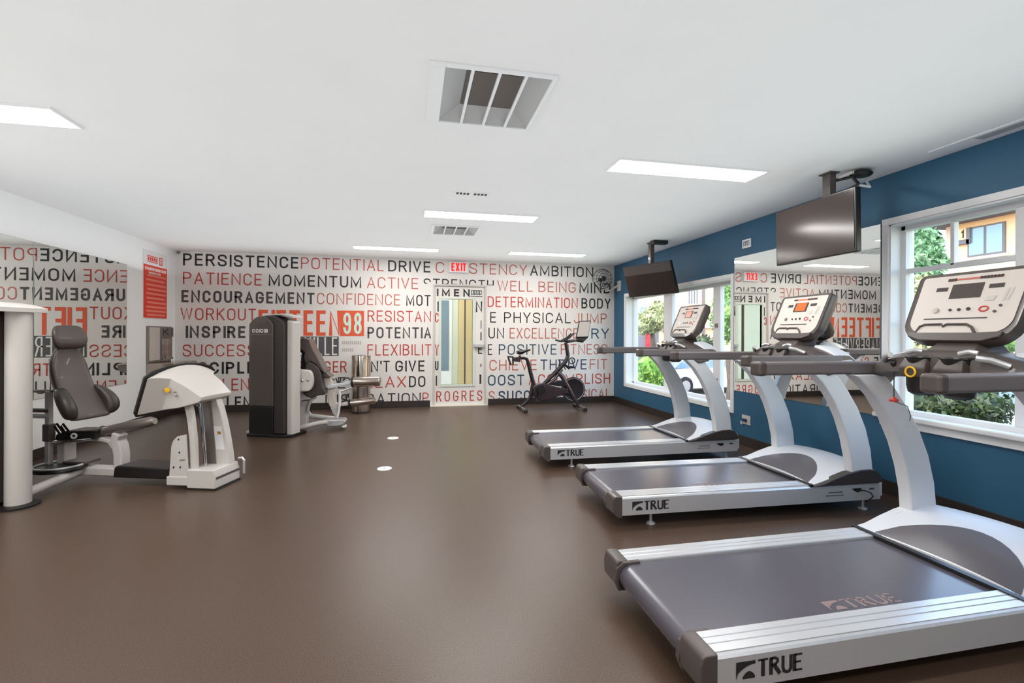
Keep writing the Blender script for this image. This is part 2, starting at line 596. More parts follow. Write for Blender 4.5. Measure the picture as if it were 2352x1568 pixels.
# ------------------------------------------------------------------ windows
def window(n, W, xs, mull, trans, apron):
    y0, y1, z0, z1 = W
    root = bpy.data.objects.new('window_%d' % n, None)
    COL.objects.link(root)
    root.location = (XR, (y0 + y1) / 2, z0)
    root['kind'] = 'structure'
    c = 0.05
    mb = MB()
    for a, b, p, q in cells(y0 - c, y1 + c, z0 - c, z1 + c, [W]):
        mb.box(XR - 0.014, XR + 0.004, a, b, p, q)
    obj('casing', mb, 'white_trim', root, bevel=0.003, smooth=0)
    mb = MB()                                           # jamb lining
    mb.box(XR - 0.002, XR + WT, y0 - 0.001, y0 + 0.012, z0, z1).box(XR - 0.002, XR + WT, y1 - 0.012, y1 + 0.001, z0, z1)
    mb.box(XR - 0.002, XR + WT, y0, y1, z1 - 0.012, z1 + 0.001).box(XR - 0.002, XR + WT, y0, y1, z0 - 0.001, z0 + 0.012)
    obj('jamb', mb, 'white_trim', root, smooth=0)
    fw = 0.045
    mb = MB()
    mb.box(xs - 0.03, xs + 0.04, y0, y0 + fw, z0, z1).box(xs - 0.03, xs + 0.04, y1 - fw, y1, z0, z1)
    mb.box(xs - 0.03, xs + 0.04, y0, y1, z0, z0 + fw).box(xs - 0.03, xs + 0.04, y0, y1, z1 - fw, z1)
    obj('window_frame', mb, 'white_trim', root, bevel=0.004, smooth=0)
    for a, b in mull:
        obj('mullion', MB().box(xs - 0.025, xs + 0.035, a, b, z0 + fw, z1 - fw), 'white_trim', root, bevel=0.004, smooth=0)
    for a, b, p, q in trans:
        obj('glazing_bar', MB().box(xs - 0.018, xs + 0.025, a, b, p, q), 'white_trim', root, bevel=0.003, smooth=0)
    edges = [y0 + fw] + [e for m_ in mull for e in m_] + [y1 - fw]
    for i in range(0, len(edges), 2):
        obj('pane', MB().box(xs - 0.003, xs + 0.003, edges[i], edges[i + 1], z0 + fw, z1 - fw), 'glass', root, smooth=0)
    if apron:
        mb = MB().box(XR - 0.05, XR + 0.02, y0 - 0.10, y1 + 0.10, z0 - 0.02, z0 + 0.02)
        obj('sill', mb, 'white_trim', root, bevel=0.012, seg=3, smooth=40)
        obj('apron', MB().box(XR - 0.02, XR + 0.004, y0 - 0.06, y1 + 0.06, z0 - 0.075, z0 - 0.02), 'white_trim', root, bevel=0.004, smooth=0)
    return root
w1 = window(1, W1, 3.72, [(5.19, 5.33), (6.30, 6.53)], [], False)
for z in (0.62, 1.30):
    p = MB().box(3.675, 3.70, 5.235, 5.275, z, z + 0.05)
    obj('latch', p, 'steel_dark', w1, bevel=0.006)
window(2, W2, 3.69, [(2.165, 2.255)], [(2.60, 2.625, 1.70, 2.0), (2.255, 2.92, 1.68, 1.715), (2.255, 2.92, 1.29, 1.315)], True)

# ------------------------------------------------------------------ door in the back wall
droot = bpy.data.objects.new('door_1', None)
COL.objects.link(droot)
droot.location = (0.785, YB, 0)
droot['kind'] = 'structure'
LITE = (0.475, 1.0, 0.36, 1.79)
mb = MB()
for a, b, c, d in cells(DOOR[0] + 0.03, DOOR[1] - 0.03, 0.012, 2.01, [LITE]):
    mb.box(a, b, YB + 0.02, YB + 0.065, c, d)
obj('door_leaf', mb, 'mural_paper', droot, smooth=0)
mb = MB()
for a, b, c, d in cells(DOOR[0], DOOR[1], 0, 2.035, [(DOOR[0] + 0.03, DOOR[1] - 0.03, -0.01, 2.01)]):
    mb.box(a, b, YB - 0.006, YB + 0.2, c, d)
obj('door_frame', mb, 'warm_white', droot, smooth=0)
mb = MB()
for a, b, c, d in cells(LITE[0] - 0.04, LITE[1] + 0.05, LITE[2] - 0.04, LITE[3] + 0.03, [(LITE[0], LITE[1], LITE[2], LITE[3])]):
    mb.box(a, b, YB + 0.008, YB + 0.075, c, d)
obj('glass_frame', mb, 'pale_green', droot, bevel=0.005, smooth=0)
obj('door_glass', MB().box(LITE[0], LITE[1], YB + 0.04, YB + 0.046, LITE[2], LITE[3]), 'glass', droot, smooth=0)
obj('muntin', MB().box(0.862, 0.884, YB + 0.02, YB + 0.07, LITE[2], LITE[3]), 'dark_plastic', droot, smooth=0)
obj('push_bar', MB().box(1.02, 1.19, YB - 0.035, YB + 0.022, 0.98, 1.04), 'silver', droot, bevel=0.008)
obj('threshold', MB().box(DOOR[0] - 0.04, DOOR[1] + 0.0, YB - 0.05, YB + 0.1, 0.0, 0.012), 'door_cream', droot)
struct('trim_1', MB().box(DOOR[1], DOOR[1] + 0.03, YB - 0.016, YB, 0, 0.13), 'door_cream')

# ================================================================== CEILING FITTINGS
def ceiling_light(x0, x1, y0, y1, label):
    t = thing('ceiling_light', ((x0 + x1) / 2, (y0 + y1) / 2, H), label, 'light', 'ceiling light panels')
    mb = MB()
    for a, b, c, d in cells(x0 - 0.012, x1 + 0.012, y0 - 0.012, y1 + 0.012, [(x0, x1, y0, y1)]):
        mb.box(a, b, c, d, H - 0.012, H + 0.0)
    obj('frame', mb, 'white_trim', t, smooth=0)
    obj('diffuser', MB().box(x0, x1, y0, y1, H - 0.010, H - 0.001), 'lamp_diffuser', t, smooth=0)
    return t
ceiling_light(1.42, 2.60, 3.10, 3.335, 'bright white ceiling light panel in front of the nearer television')
ceiling_light(0.12, 1.28, 4.80, 5.05, 'bright white ceiling light panel beside the small air vent')
ceiling_light(-0.815, 0.365, 6.95, 7.17, 'bright white ceiling light panel above the words POTENTIAL and DRIVE')
ceiling_light(1.43, 2.61, 6.92, 7.13, 'bright white ceiling light panel above the words STENCY and AMBITION')
ceiling_light(-3.10, -1.95, 3.07, 3.32, 'bright white ceiling light panel cut off by the left edge of the photo')
for lx, ly, tx in ((-3.10, 1.10, 'added beside the camera to brighten the left wall'), (0.12, 1.10, 'nearest behind the camera'), (-3.10, -0.7, 'behind the camera on the mirror side'), (1.42, -0.7, 'behind the camera on the window side')):  # unseen panels added for light; the first brightens the left wall
    ceiling_light(lx, lx + 1.17, ly, ly + 0.235, 'unseen white ceiling light panel ' + tx)

def ceiling_vent(W, bars, flange, label):
    x0, x1, y0, y1 = W
    t = thing('ceiling_vent', ((x0 + x1) / 2, (y0 + y1) / 2, H), label, 'vent', 'air vents in the ceiling')
    mb = MB()
    fl = flange
    for a, b, c, d in cells(x0 - fl, x1 + 0.02, y0 - 0.03, y1 + 0.02, [W]):
        mb.box(a, b, c, d, H - 0.010, H)
    obj('flange', mb, 'white_trim', t, bevel=0.002, smooth=0)
    dx, dy = (x1 - x0) * 0.22, (y1 - y0) * 0.2
    mb = MB()
    lo = [mb.v(p) for p in ((x0, y0, H), (x1, y0, H), (x1, y1, H), (x0, y1, H))]
    hi = [mb.v(p) for p in ((x0 + dx, y0 + dy, H + 0.055), (x1 - dx, y0 + dy, H + 0.055), (x1 - dx, y1 - dy, H + 0.055), (x0 + dx, y1 - dy, H + 0.055))]
    for i in range(4):
        mb.face([lo[i], lo[(i + 1) % 4], hi[(i + 1) % 4], hi[i]])
    obj('duct_hood', mb, 'duct', t, smooth=0)
    obj('duct_throat', MB().box(x0 + dx, x1 - dx, y0 + dy, y1 - dy, H + 0.05, H + 0.06), 'duct_dark', t, smooth=0)
    for k in range(1, bars + 1):
        x = x0 + (x1 - x0) * k / (bars + 1)
        obj('blade', MB().box(x - 0.007, x + 0.007, y0, y1, H - 0.009, H + 0.004), 'white_trim', t, smooth=0)
    return t
ceiling_vent(VENTS[0], 3, 0.075, 'large square air vent in the ceiling with three white bars')
ceiling_vent(VENTS[1], 3, 0.04, 'small air vent in the ceiling behind the middle light panel')

t = thing('ceiling_grille', (0.5, 4.15, H), 'tiny dark slotted grille in the ceiling in front of the middle light panel', 'vent')
obj('plate', MB().box(0.335, 0.665, 4.115, 4.195, H - 0.006, H), 'ceiling_paint', t, smooth=0)
mb = MB()
for k in range(9):
    if k != 4:
        x = 0.37 + k * 0.031
        obj('slot', MB().box(x, x + 0.02, 4.13, 4.18, H - 0.0085, H - 0.005), 'ink_black', t, smooth=0)

t = thing('slot_diffuser', (3.40, 2.1, H), 'long narrow air slot in the ceiling along the blue wall', 'vent')
obj('flange', MB().box(3.375, 3.50, 1.55, 2.55, H - 0.008, H), 'white_trim', t, bevel=0.002)
obj('slot', MB().box(3.40, 3.475, 1.60, 2.30, H - 0.0095, H - 0.006), 'duct', t, smooth=0)

t = thing('motion_sensor', (-3.42, YB, 2.40), 'small dark sensor in the upper corner beside the word PERSISTENCE', 'sensor')
obj('sensor_body', MB().box(-3.455, -3.42, YB - 0.035, YB, 2.395, 2.43), 'steel_dark', t, bevel=0.006)
obj('wire', MB().tube([(-3.42, YB - 0.004, 2.428), (-3.28, YB - 0.004, 2.43)], 0.003, 6), 'ink_pale', t)

# ------------------------------------------------------------------ exit sign
t = thing('exit_sign', (0.757, YB - 0.03, 2.33), 'lit red exit sign on the wall above the door', 'sign')
obj('housing', MB().box(0.60, 0.915, YB - 0.05, YB, 2.235, 2.415), 'white_trim', t, bevel=0.006)
mb = MB()
letters(mb, 'EXIT', 0.632, 0.881, 2.258, 2.395, 0.026, lambda u, w: (u, YB - 0.0515, w), gap=0.35)
mat('exit_red', rgb(226, 30, 30), 0.5, emit=rgb(235, 20, 20), estr=0.6)
obj('lettering', mb, 'exit_red', t, smooth=0)

# ================================================================== THE WORD MURAL
ROWTOP = [2.408, 2.128, 1.853, 1.586, 1.316, 1.035, 0.768, 0.511, 0.236]
CAP = 0.182
WORDS = [
    ('PERSISTENCE', -3.38, -1.76, 0, .030, 'ink_black'), ('POTENTIAL', -1.72, -.46, 0, .018, 'ink_red'), ('DRIVE', -.39, .29, 0, .028, 'ink_black'),
    ('C', .38, .52, 0, .019, 'ink_rust'), ('STENCY', .94, 1.94, 0, .019, 'ink_rust'), ('AMBITION', 2.0, 3.16, 0, .026, 'ink_black'),
    ('PATIENCE', -3.38, -2.29, 1, .021, 'ink_red'), ('MOMENTUM', -2.19, -.81, 1, .028, 'ink_black'), ('ACTIVE', -.72, .09, 1, .018, 'ink_rust'),
    ('STRENGTH', .18, 1.36, 1, .022, 'ink_black'), ('WELL', 1.42, 2.045, 1, .020, 'ink_rust'), ('BEING', 2.15, 2.83, 1, .020, 'ink_rust'), ('MIND', 2.90, 3.49, 1, .028, 'ink_black'),
    ('ENCOURAGEMENT', -3.40, -1.52, 2, .036, 'ink_grey'), ('CONFIDENCE', -1.48, -.20, 2, .018, 'ink_rust'), ('MOT', -.10, .295, 2, .024, 'ink_black'),
    ('DETERMINATION', 1.255, 2.87, 2, .022, 'ink_red'), ('BODY', 2.94, 3.49, 2, .028, 'ink_black'),
    ('WORKOUT', -3.41, -2.37, 3, .021, 'ink_red'), ('RESISTAN', -.71, .305, 3, .020, 'ink_red'), ('E', 1.30, 1.40, 3, .022, 'ink_black'),
    ('PHYSICAL', 1.54, 2.74, 3, .022, 'ink_black'), ('JUMP', 2.80, 3.42, 3, .020, 'ink_rust'),
    ('INSPIRE', -3.34, -2.52, 4, .038, 'ink_grey'), ('POTENTIA', -.71, .305, 4, .030, 'ink_grey'), ('UN', 1.27, 1.54, 4, .022, 'ink_black'),
    ('EXCELLENCE', 1.64, 2.88, 4, .018, 'ink_rust'), ('TRY', 2.94, 3.46, 4, .026, 'ink_teal'),
    ('SUCCESS', -3.38, -2.37, 5, .020, 'ink_red'), ('FLEXIBILIT', -.71, .31, 5, .020, 'ink_red'), ('E', 1.262, 1.335, 5, .020, 'ink_black'),
    ('POSITIVE', 1.45, 2.48, 5, .022, 'ink_teal'), ('FITNESS', 2.56, 3.43, 5, .018, 'ink_rust'),
    ('DISCIPLINE', -3.40, -2.15, 6, .036, 'ink_black'), ('STRONGER', -2.02, -1.03, 6, .022, 'ink_red'), ("DON'T", -.93, -.36, 6, .026, 'ink_black'),
    ('GIVE', -.27, .20, 6, .028, 'ink_black'), ('CHIEVE', 1.29, 2.12, 6, .020, 'ink_rust'),
    ('THRIVE', 2.19, 3.04, 6, .024, 'ink_navy'), ('FIT', 3.10, 3.43, 6, .020, 'ink_rust'),
    ('CHALLENGE', -3.40, -2.18, 7, .022, 'ink_red'), ('MUSCLE', -2.05, -1.05, 7, .024, 'ink_grey'), ('RELAX', -.93, -.10, 7, .020, 'ink_red'),
    ('DO', -.05, .215, 7, .026, 'ink_black'), ('OOST', 1.265, 1.90, 7, .026, 'ink_teal'), ('ACCOMPLISH', 1.98, 3.49, 7, .022, 'ink_red'),
    ('EXCELLENT', -3.40, -2.30, 8, .030, 'ink_black'), ('INSPIRATION', -1.35, .14, 8, .022, 'ink_black'), ('PROGRESS', .17, 1.24, 8, .018, 'ink_red'),
    ('S', 1.28, 1.38, 8, .018, 'ink_rust'), ('SUCCEED', 1.45, 2.42, 8, .028, 'ink_navy'), ('PHYSICAL', 2.54, 3.49, 8, .020, 'ink_rust'),
]
CN = {'ink_black': 'black', 'ink_red': 'red', 'ink_rust': 'rust red', 'ink_grey': 'dark grey', 'ink_teal': 'teal', 'ink_navy': 'navy', 'ink_orange': 'orange'}
mural = thing('word_mural', (0.0, YB, 1.25), 'wall of red, black and teal fitness words printed across the back wall', 'mural')
wy = YB - 0.0025
for w, x0, x1, r, tk, ink in WORDS:
    zt = ROWTOP[r]
    zb = max(zt - CAP, 0.055)
    mb = MB()
    keep = (lambda a, b: not (b > DOOR[0] and a < DOOR[1])) if r > 0 else (lambda a, b: True)
    if r == 1:
        keep = None
    letters(mb, w, x0, x1, zt - CAP, zt, tk * .88, lambda u, z: (u, wy, z), keep=keep)
    # the bottom row is cut by the baseboard, the second row by the door head
    cut = BH if r == 8 else (2.042 if w == 'STRENGTH' else None)
    if cut:
        g = mb.bm.verts[:] + mb.bm.edges[:] + mb.bm.faces[:]
        bmesh.ops.bisect_plane(mb.bm, geom=g, plane_co=(0, 0, cut), plane_no=(0, 0, -1), clear_outer=True)
    if len(mb.bm.faces):
        obj('word', mb, ink, mural, smooth=0, label='%s word %s' % (CN[ink], w))
# the apartment community's name: orange letters, orange number box, grey box with white letters
mb = MB()
letters(mb, 'FIFTEEN', -2.335, -1.125, 1.172, 1.574, 0.054, lambda u, z: (u, wy, z), gap=0.30)
obj('name_lettering', mb, 'ink_orange', mural, smooth=0, label='large orange letters in the middle of the mural')
obj('number_box', MB().box(-1.135, -0.765, wy - 0.0005, wy, 1.170, 1.576), 'ink_orange', mural, smooth=0, label='orange box behind the number')
mb = MB()
letters(mb, '98', -1.085, -0.80, 1.20, 1.545, 0.040, lambda u, z: (u, wy - 0.002, z), gap=0.35)
obj('number', mb, 'ink_mint', mural, smooth=0, label='pale number on the orange box')
obj('place_box', MB().box(-2.335, -1.152, wy - 0.0005, wy, 0.852, 1.160), 'ink_box', mural, smooth=0, label='dark grey box below the orange letters')
mb = MB()
letters(mb, 'NAPERVILLE', -2.31, -1.175, 0.865, 1.148, 0.022, lambda u, z: (u, wy - 0.002, z), gap=0.40)
obj('place_lettering', mb, 'ink_white', mural, smooth=0, label='white letters on the dark grey box')
mb = MB()
for x0, x1, z in ((-1.10, -.785, 1.062), (-1.10, -.91, .945)):
    for k in range(int((x1 - x0) / 0.03)):
        mb.box(x0 + k * .03, x0 + k * .03 + .021, wy - .0005, wy, z - .026, z + .026)
obj('small_print', mb, 'ink_pale', mural, smooth=0, label='small pale grey lines of print')

# the same print continues over the door
mb = MB()
fdoor = lambda u, z: (u, YB + 0.0185, z)
letters(mb, 'IMEN', 0.40, 0.95, 1.84, 1.965, 0.026, fdoor, gap=0.7)
letters(mb, 'I', 0.405, 0.435, 1.58, 1.75, 0.022, fdoor)
letters(mb, 'N', 1.055, 1.165, 1.58, 1.765, 0.026, fdoor)
letters(mb, 'I', 1.13, 1.16, 1.30, 1.44, 0.014, fdoor)
letters(mb, 'I', 1.13, 1.16, 1.10, 1.24, 0.02, fdoor)
letters(mb, 'E', 1.095, 1.165, 0.87, 1.03, 0.020, fdoor)
letters(mb, 'U', 0.375, 0.43, 0.60, 0.755, 0.02, fdoor)
letters(mb, 'I', 0.385, 0.41, 0.34, 0.51, 0.022, fdoor)
letters(mb, 'I', 1.12, 1.155, 0.36, 0.52, 0.03, fdoor)
letters(mb, 'I', 1.13, 1.16, 0.65, 0.70, 0.018, fdoor)
obj('lettering', mb, 'ink_black', droot, smooth=0, label='black letters on the door')
mb = MB()
letters(mb, 'C', 0.37, 0.43, 1.40, 1.56, 0.018, fdoor)
letters(mb, 'Y', 0.37, 0.435, 0.845, 1.03, 0.018, fdoor)
letters(mb, 'ROGRES', 0.395, 1.17, 0.075, 0.25, 0.018, fdoor, gap=0.62)
obj('lettering', mb, 'ink_red', droot, smooth=0, label='red letters on the door')
t = thing('door_notice', (1.06, YB + 0.02, 1.90), 'small black and white notice on the upper right of the door', 'sign')
obj('plate', MB().box(0.965, 1.168, YB + 0.012, YB + 0.02, 1.845, 1.965), 'ink_white', t, smooth=0)
mb = MB()
for k in range(4):
    ribbon(mb, [(0.98 + k * .046, 1.875), (0.98 + k * .046, 1.945), (1.012 + k * .046, 1.945), (1.012 + k * .046, 1.885), (0.985 + k * .046, 1.885)], 0.011, lambda u, z: (u, YB + 0.0115, z))
mb.box(0.965, 1.168, YB + 0.0112, YB + 0.012, 1.845, 1.853)
obj('print', mb, 'ink_black', t, smooth=0)

# ================================================================== MIRRORS AND THINGS ON THE WALLS
def mirror(x, y0, y1, z0, z1, sgn, label):
    t = thing('wall_mirror', (x, (y0 + y1) / 2, z0), label, 'mirror', 'wall mirrors')
    obj('backing', MB().box(min(x, x + sgn * .004), max(x, x + sgn * .004), y0, y1, z0, z1), 'mirror_edge', t, smooth=0)
    obj('glass', MB().box(min(x + sgn * .004, x + sgn * .007), max(x + sgn * .004, x + sgn * .007), y0 + .003, y1 - .003, z0 + .003, z1 - .003), 'mirror_glass', t, smooth=0)
mirror(XR, 3.03, 4.745, 0.585, 2.075, -1, 'large mirror on the blue wall between the two windows')
mirror(XL, 5.294, 6.785, 0.575, 2.06, 1, 'mirror on the left wall beside the red poster')
mirror(XL, 3.795, 5.288, 0.575, 2.06, 1, 'mirror on the left wall behind the dark weight tower, cut off by the photo edge')

P0, P1 = 7.145, 7.765
t = thing('poster', (XL, 7.45, 1.86), 'tall red poster with pale lines of text on the left wall', 'poster')
obj('sheet', MB().box(XL + .002, XL + .008, P0, P1, 1.408, 2.318), 'white_trim', t, smooth=0)
obj('red_panel', MB().box(XL + .0075, XL + .009, P0 + .004, P1 - .004, 1.412, 2.125), 'poster_red', t, smooth=0)
mb = MB()
for k, z in enumerate((1.985, 1.925, 1.86, 1.80, 1.74, 1.68, 1.62, 1.56, 1.505, 1.452)):
    mb.box(XL + .0085, XL + .0098, P0 + .075 + (.02 if k % 3 == 0 else 0), P1 - .03 - (.03 if k % 4 == 1 else 0), z - .012, z + .014)
obj('text_lines', mb, 'poster_pink', t, smooth=0)
mb = MB()
for k in range(14):
    mb.box(XL + .0085, XL + .0098, P0 + .04 + k * .040, P0 + .066 + k * .040, 2.055, 2.095)
for k in range(8):
    mb.box(XL + .0085, XL + .0098, P0 + .13 + k * .040, P0 + .158 + k * .040, 2.010, 2.035)
obj('heading', mb, 'ink_white', t, smooth=0)
mb = MB()
for y0, y1, z0, z1 in ((P0 + .10, P0 + .36, 2.165, 2.255), (P0 + .40, P0 + .50, 2.155, 2.265)):
    for a, b, c, d in cells(y0, y1, z0, z1, [(y0 + .012, y1 - .012, z0 + .012, z1 - .012)]):
        mb.box(XL + .0075, XL + .0092, a, b, c, d)
for k in range(5):
    mb.box(XL + .0075, XL + .0092, P0 + .12 + k * .046, P0 + .15 + k * .046, 2.185, 2.235)
mb.box(XL + .0075, XL + .0092, P0 + .42, P0 + .432, 2.165, 2.25).box(XL + .0075, XL + .0092, P0 + .455, P0 + .47, 2.165, 2.24)
obj('emblem', mb, 'poster_red', t, smooth=0)

t = thing('drinking_fountain', (XL, 7.56, 0.6), 'stainless steel drinking fountain with bottle filler below the red poster', 'drinking fountain')
obj('filler_panel', MB().box(XL, XL + .03, 7.235, 7.885, 0.80, 1.30), 'steel_dark', t, bevel=0.008)
obj('side_strip', MB().box(XL + .03, XL + .036, 7.25, 7.52, 0.83, 1.285), 'panel', t, bevel=0.004)
obj('ribbed_panel', MB().prism([(7.53 + .02 * k + (.01 if j else 0), 0) for k in range(0) for j in range(2)] or [(XL + .03, 7.54), (XL + .03, 7.80), (XL + .045, 7.79), (XL + .038, 7.73), (XL + .045, 7.67), (XL + .038, 7.61), (XL + .045, 7.55)], 'z', 0.83, 1.13), 'steel', t, smooth=0)
obj('badge_plate', MB().box(XL + .03, XL + .05, 7.52, 7.87, 1.15, 1.285), 'steel_dark', t, bevel=0.005)
mb = MB()
fb = lambda u, z: (XL + .0515, u, z)
letters(mb, 'K', 7.57, 7.72, 1.175, 1.265, 0.014, fb, nv=(1, 0, 0))
obj('badge', mb, 'ink_black', t, smooth=0)
mb = MB()
letters(mb, 'I', 7.80, 7.84, 1.17, 1.27, 0.018, fb)
obj('badge', mb, 'ink_black', t, smooth=0)
mb = MB().prism([(XL, .60), (XL + .10, .60), (XL + .34, .70), (XL + .36, .78), (XL + .33, .80), (XL, .80)], 'y', 7.24, 7.90)
obj('basin', mb, 'steel', t, bevel=0.012, seg=3)
obj('spout', MB().tube([(XL + .08, 7.75, .80), (XL + .08, 7.75, .84), (XL + .12, 7.72, .86)], 0.012, 8), 'chrome', t)

t = thing('thermostat', (XR, 4.545, 2.2), 'small white plate with a dark display high on the blue wall', 'thermostat')
obj('plate', MB().box(XR - .012, XR, 4.475, 4.61, 2.155, 2.25), 'white_trim', t, bevel=0.004)
mb = MB()
for k in range(3):
    ribbon(mb, [(4.50 + k * .032, 2.18), (4.50 + k * .032, 2.225), (4.522 + k * .032, 2.225), (4.522 + k * .032, 2.18)], .007, lambda u, z: (XR - .0128, u, z))
obj('display', mb, 'ink_navy', t, smooth=0)

t = thing('wall_outlet', (XR, 4.55, .28), 'white wall outlet with a dark plug low on the blue wall', 'outlet')
obj('plate', MB().box(XR - .008, XR, 4.478, 4.61, .235, .335), 'warm_white', t, bevel=0.003)
obj('plug', MB().box(XR - .04, XR - .007, 4.525, 4.575, .268, .298), 'ink_navy', t, bevel=0.004)
obj('tab', MB().box(XR - .012, XR - .001, 4.60, 4.63, .225, .262), 'warm_white', t, bevel=0.003)

for x, y, lb in ((-.24, 4.405, 'white oval disc on the floor, the one nearer the camera'), (-.215, 5.67, 'white oval disc on the floor, the one farther from the camera')):  # flat discs for the white marks on the floor
    t = thing('floor_round', (x, y, 0), lb, 'floor cap', 'white discs on the rubber floor')
    obj('cap', MB().lathe([(.0, .0), (.065, .0), (.063, .004), (.0, .005)], (x, y, .0), 'z', 28), 'white_trim', t)
    obj('screw', MB().lathe([(.0, .0), (.009, .0), (.009, .0018), (.0, .002)], (x, y, .0048), 'z', 10), 'steel_dark', t)

# ------------------------------------------------------------------ wall fan in the far right corner
c = at(1385, 640, 'y', 7.72)
t = thing('wall_fan', (XR, 7.72, c.z), 'black wire cage fan in the corner behind the farther television', 'fan')
mb = MB()
for R, dy in ((.17, 0), (.135, -.035), (.09, -.05), (.045, -.056), (.17, .05)):
    mb.torus((c.x, c.y + dy, c.z), R, .0035, 'y', 32, 6)
for k in range(14):
    a = 2 * pi * k / 14
    mb.tube([(c.x + R * cos(a), c.y + dy, c.z + R * sin(a)) for R, dy in ((.03, -.058), (.09, -.05), (.135, -.035), (.17, 0), (.17, .05), (.10, .08), (.05, .085))], .0024, 5)
obj('cage', mb, 'ink_black', t)
obj('hub', MB().lathe([(.0, -.062), (.03, -.06), (.032, -.03), (.03, .0)], c, 'y', 18), 'jet', t)
for k in range(3):
    a0 = 2 * pi * k / 3 + .5
    pts = [(.03, -.25), (.10, -.42), (.145, -.30), (.15, .10), (.11, .30), (.03, .25)]
    mb = MB()
    q = []
    for R, da in pts:
        a = a0 + da
        q.append(Vector((c.x + R * cos(a), c.y + .012 * (1 if da > 0 else -1), c.z + R * sin(a))))
    mb.slab(q, (0, .003, 0))
    obj('fan_blade', mb, 'ink_pale', t)
obj('motor', MB().lathe([(.0, .01), (.05, .02), (.055, .08), (.04, .13), (.0, .14)], c, 'y', 18), 'jet', t)
obj('arm', MB().tube([(c.x + .02, c.y + .10, c.z - .02), (c.x + .08, c.y + .11, c.z - .17), (c.x + .16, c.y + .08, c.z - .20), (XR - .03, 7.78, c.z - .10)], .018, 10), 'warm_white', t)
obj('wall_bracket', MB().box(XR - .03, XR, 7.72, 7.84, c.z - .20, c.z - .02), 'warm_white', t, bevel=0.006)

# ------------------------------------------------------------------ trash can
tc = Vector((-.765, 7.62, 0))
t = thing('trash_can', tc, 'tall round stainless steel bin against the word wall', 'bin')
obj('body', MB().lathe([(.0, .03), (.138, .03), (.140, .05), (.140, .86), (.136, .875), (.128, .875), (.126, .80), (.0, .80)], tc, 'z', 40), 'steel', t)
obj('base_ring', MB().lathe([(.0, .0), (.142, .0), (.144, .01), (.142, .032), (.0, .033)], tc, 'z', 40), 'black_plastic', t)
obj('rim', MB().torus((tc.x, tc.y, .875), .135, .006, 'z', 40, 8), 'chrome', t)

# ================================================================== TELEVISIONS
def television(quad, depth_n, tilt_dx, pole, label, extra):
    """quad: top-left, top-right, bottom-right, bottom-left of the screen face"""
    q = [Vector(p) for p in quad]
    n = (q[1] - q[0]).cross(q[3] - q[0]).normalized()
    ctr = sum(q, Vector()) / 4
    if n.x > 0:
        n = -n
    t = thing('television', (pole[0], pole[1], H), label, 'television', 'ceiling hung televisions')
    u, w = (q[1] - q[0]).normalized(), (q[3] - q[0]).normalized()
    obj('casing', MB().slab([p - n * .002 for p in q], -n * .045), 'tv_frame', t, bevel=0.006)
    e = .012
    inner = [q[0] + (u + w) * e, q[1] + (w - u) * e, q[2] - (u + w) * (e + .003), q[3] + (u - w) * (e + .003)]
    obj('screen', MB().slab([p + n * .0005 for p in inner], -n * .004), 'tv_screen', t, smooth=0)
    top = (q[0] + q[1]) / 2
    px, py = pole
    obj('pole', MB().box(px - .028, px + .028, py - .035, py + .035, ctr.z - .05, H), 'dark_plastic', t, bevel=0.004)
    obj('ceiling_plate', MB().box(px - .045, px + .045, py - .055, py + .055, H - .010, H), 'dark_plastic', t, bevel=0.004)
    back = ctr - n * .045
    obj('mount_arm', MB().bar([back, Vector((px, py, ctr.z))], .09, .05, (0, 0, 1)), 'jet', t)
    obj('mount_plate', MB().slab([back + u * .12 + w * .12, back - u * .12 + w * .12, back - u * .12 - w * .12, back + u * .12 - w * .12], -n * .012), 'jet', t)
    if extra:
        a = at(1978, 396, 'z', H - .02)
        obj('junction_box', MB().ball((a.x, a.y, H - .03), .085, .065, .028), 'jet', t)
        obj('cable_cover', MB().bar([(px + .03, py, H - .05), (a.x - .1, a.y, H - .03), (a.x - .04, a.y, H - .025)], .03, .02, (0, 1, 0)), 'warm_white', t)
        obj('cable', MB().tube([(px + .03, py - .02, H - .06), (a.x - .06, a.y + .02, H - .05), (a.x - .02, a.y, H - .11), top - n * .03 + u * .3], .012, 8), 'jet', t)
        b0, b1, b2 = at(1968, 424, 'x', 3.2), at(1998, 429, 'x', 3.3), at(1990, 416, 'x', 3.4)
        obj('white_cable', MB().tube([top - n * .05 + u * .28, b0, b1, b2, (3.5, b2.y + .02, H - .01)], .009, 8), 'white_trim', t)
    else:
        a = at(1515, 556, 'z', H - .02)
        obj('junction_box', MB().box(a.x - .11, a.x + .10, a.y - .05, a.y + .05, H - .05, H), 'jet', t, bevel=0.012)
    return t
tvx = 2.97
ya, yb_ = at(1783, 550, 'x', tvx).y, at(1967, 500, 'x', tvx).y
tvt = .010                                        # leans forward a touch
television([(tvx - tvt, ya, 2.230), (tvx - tvt, yb_, 2.230), (tvx, yb_, 1.785), (tvx, ya, 1.785)], 0, 0, (3.10, 3.05),
           'large dark television on the ceiling in front of the mirror, the nearer of two', True)
television([(2.89, 6.24, 2.150), (3.175, 5.47, 2.150), (3.265, 5.44, 1.735), (2.98, 6.21, 1.730)], 0, 0, (3.13, 5.86),
           'dark television tilted down from the ceiling above the far window, the farther of two', False)

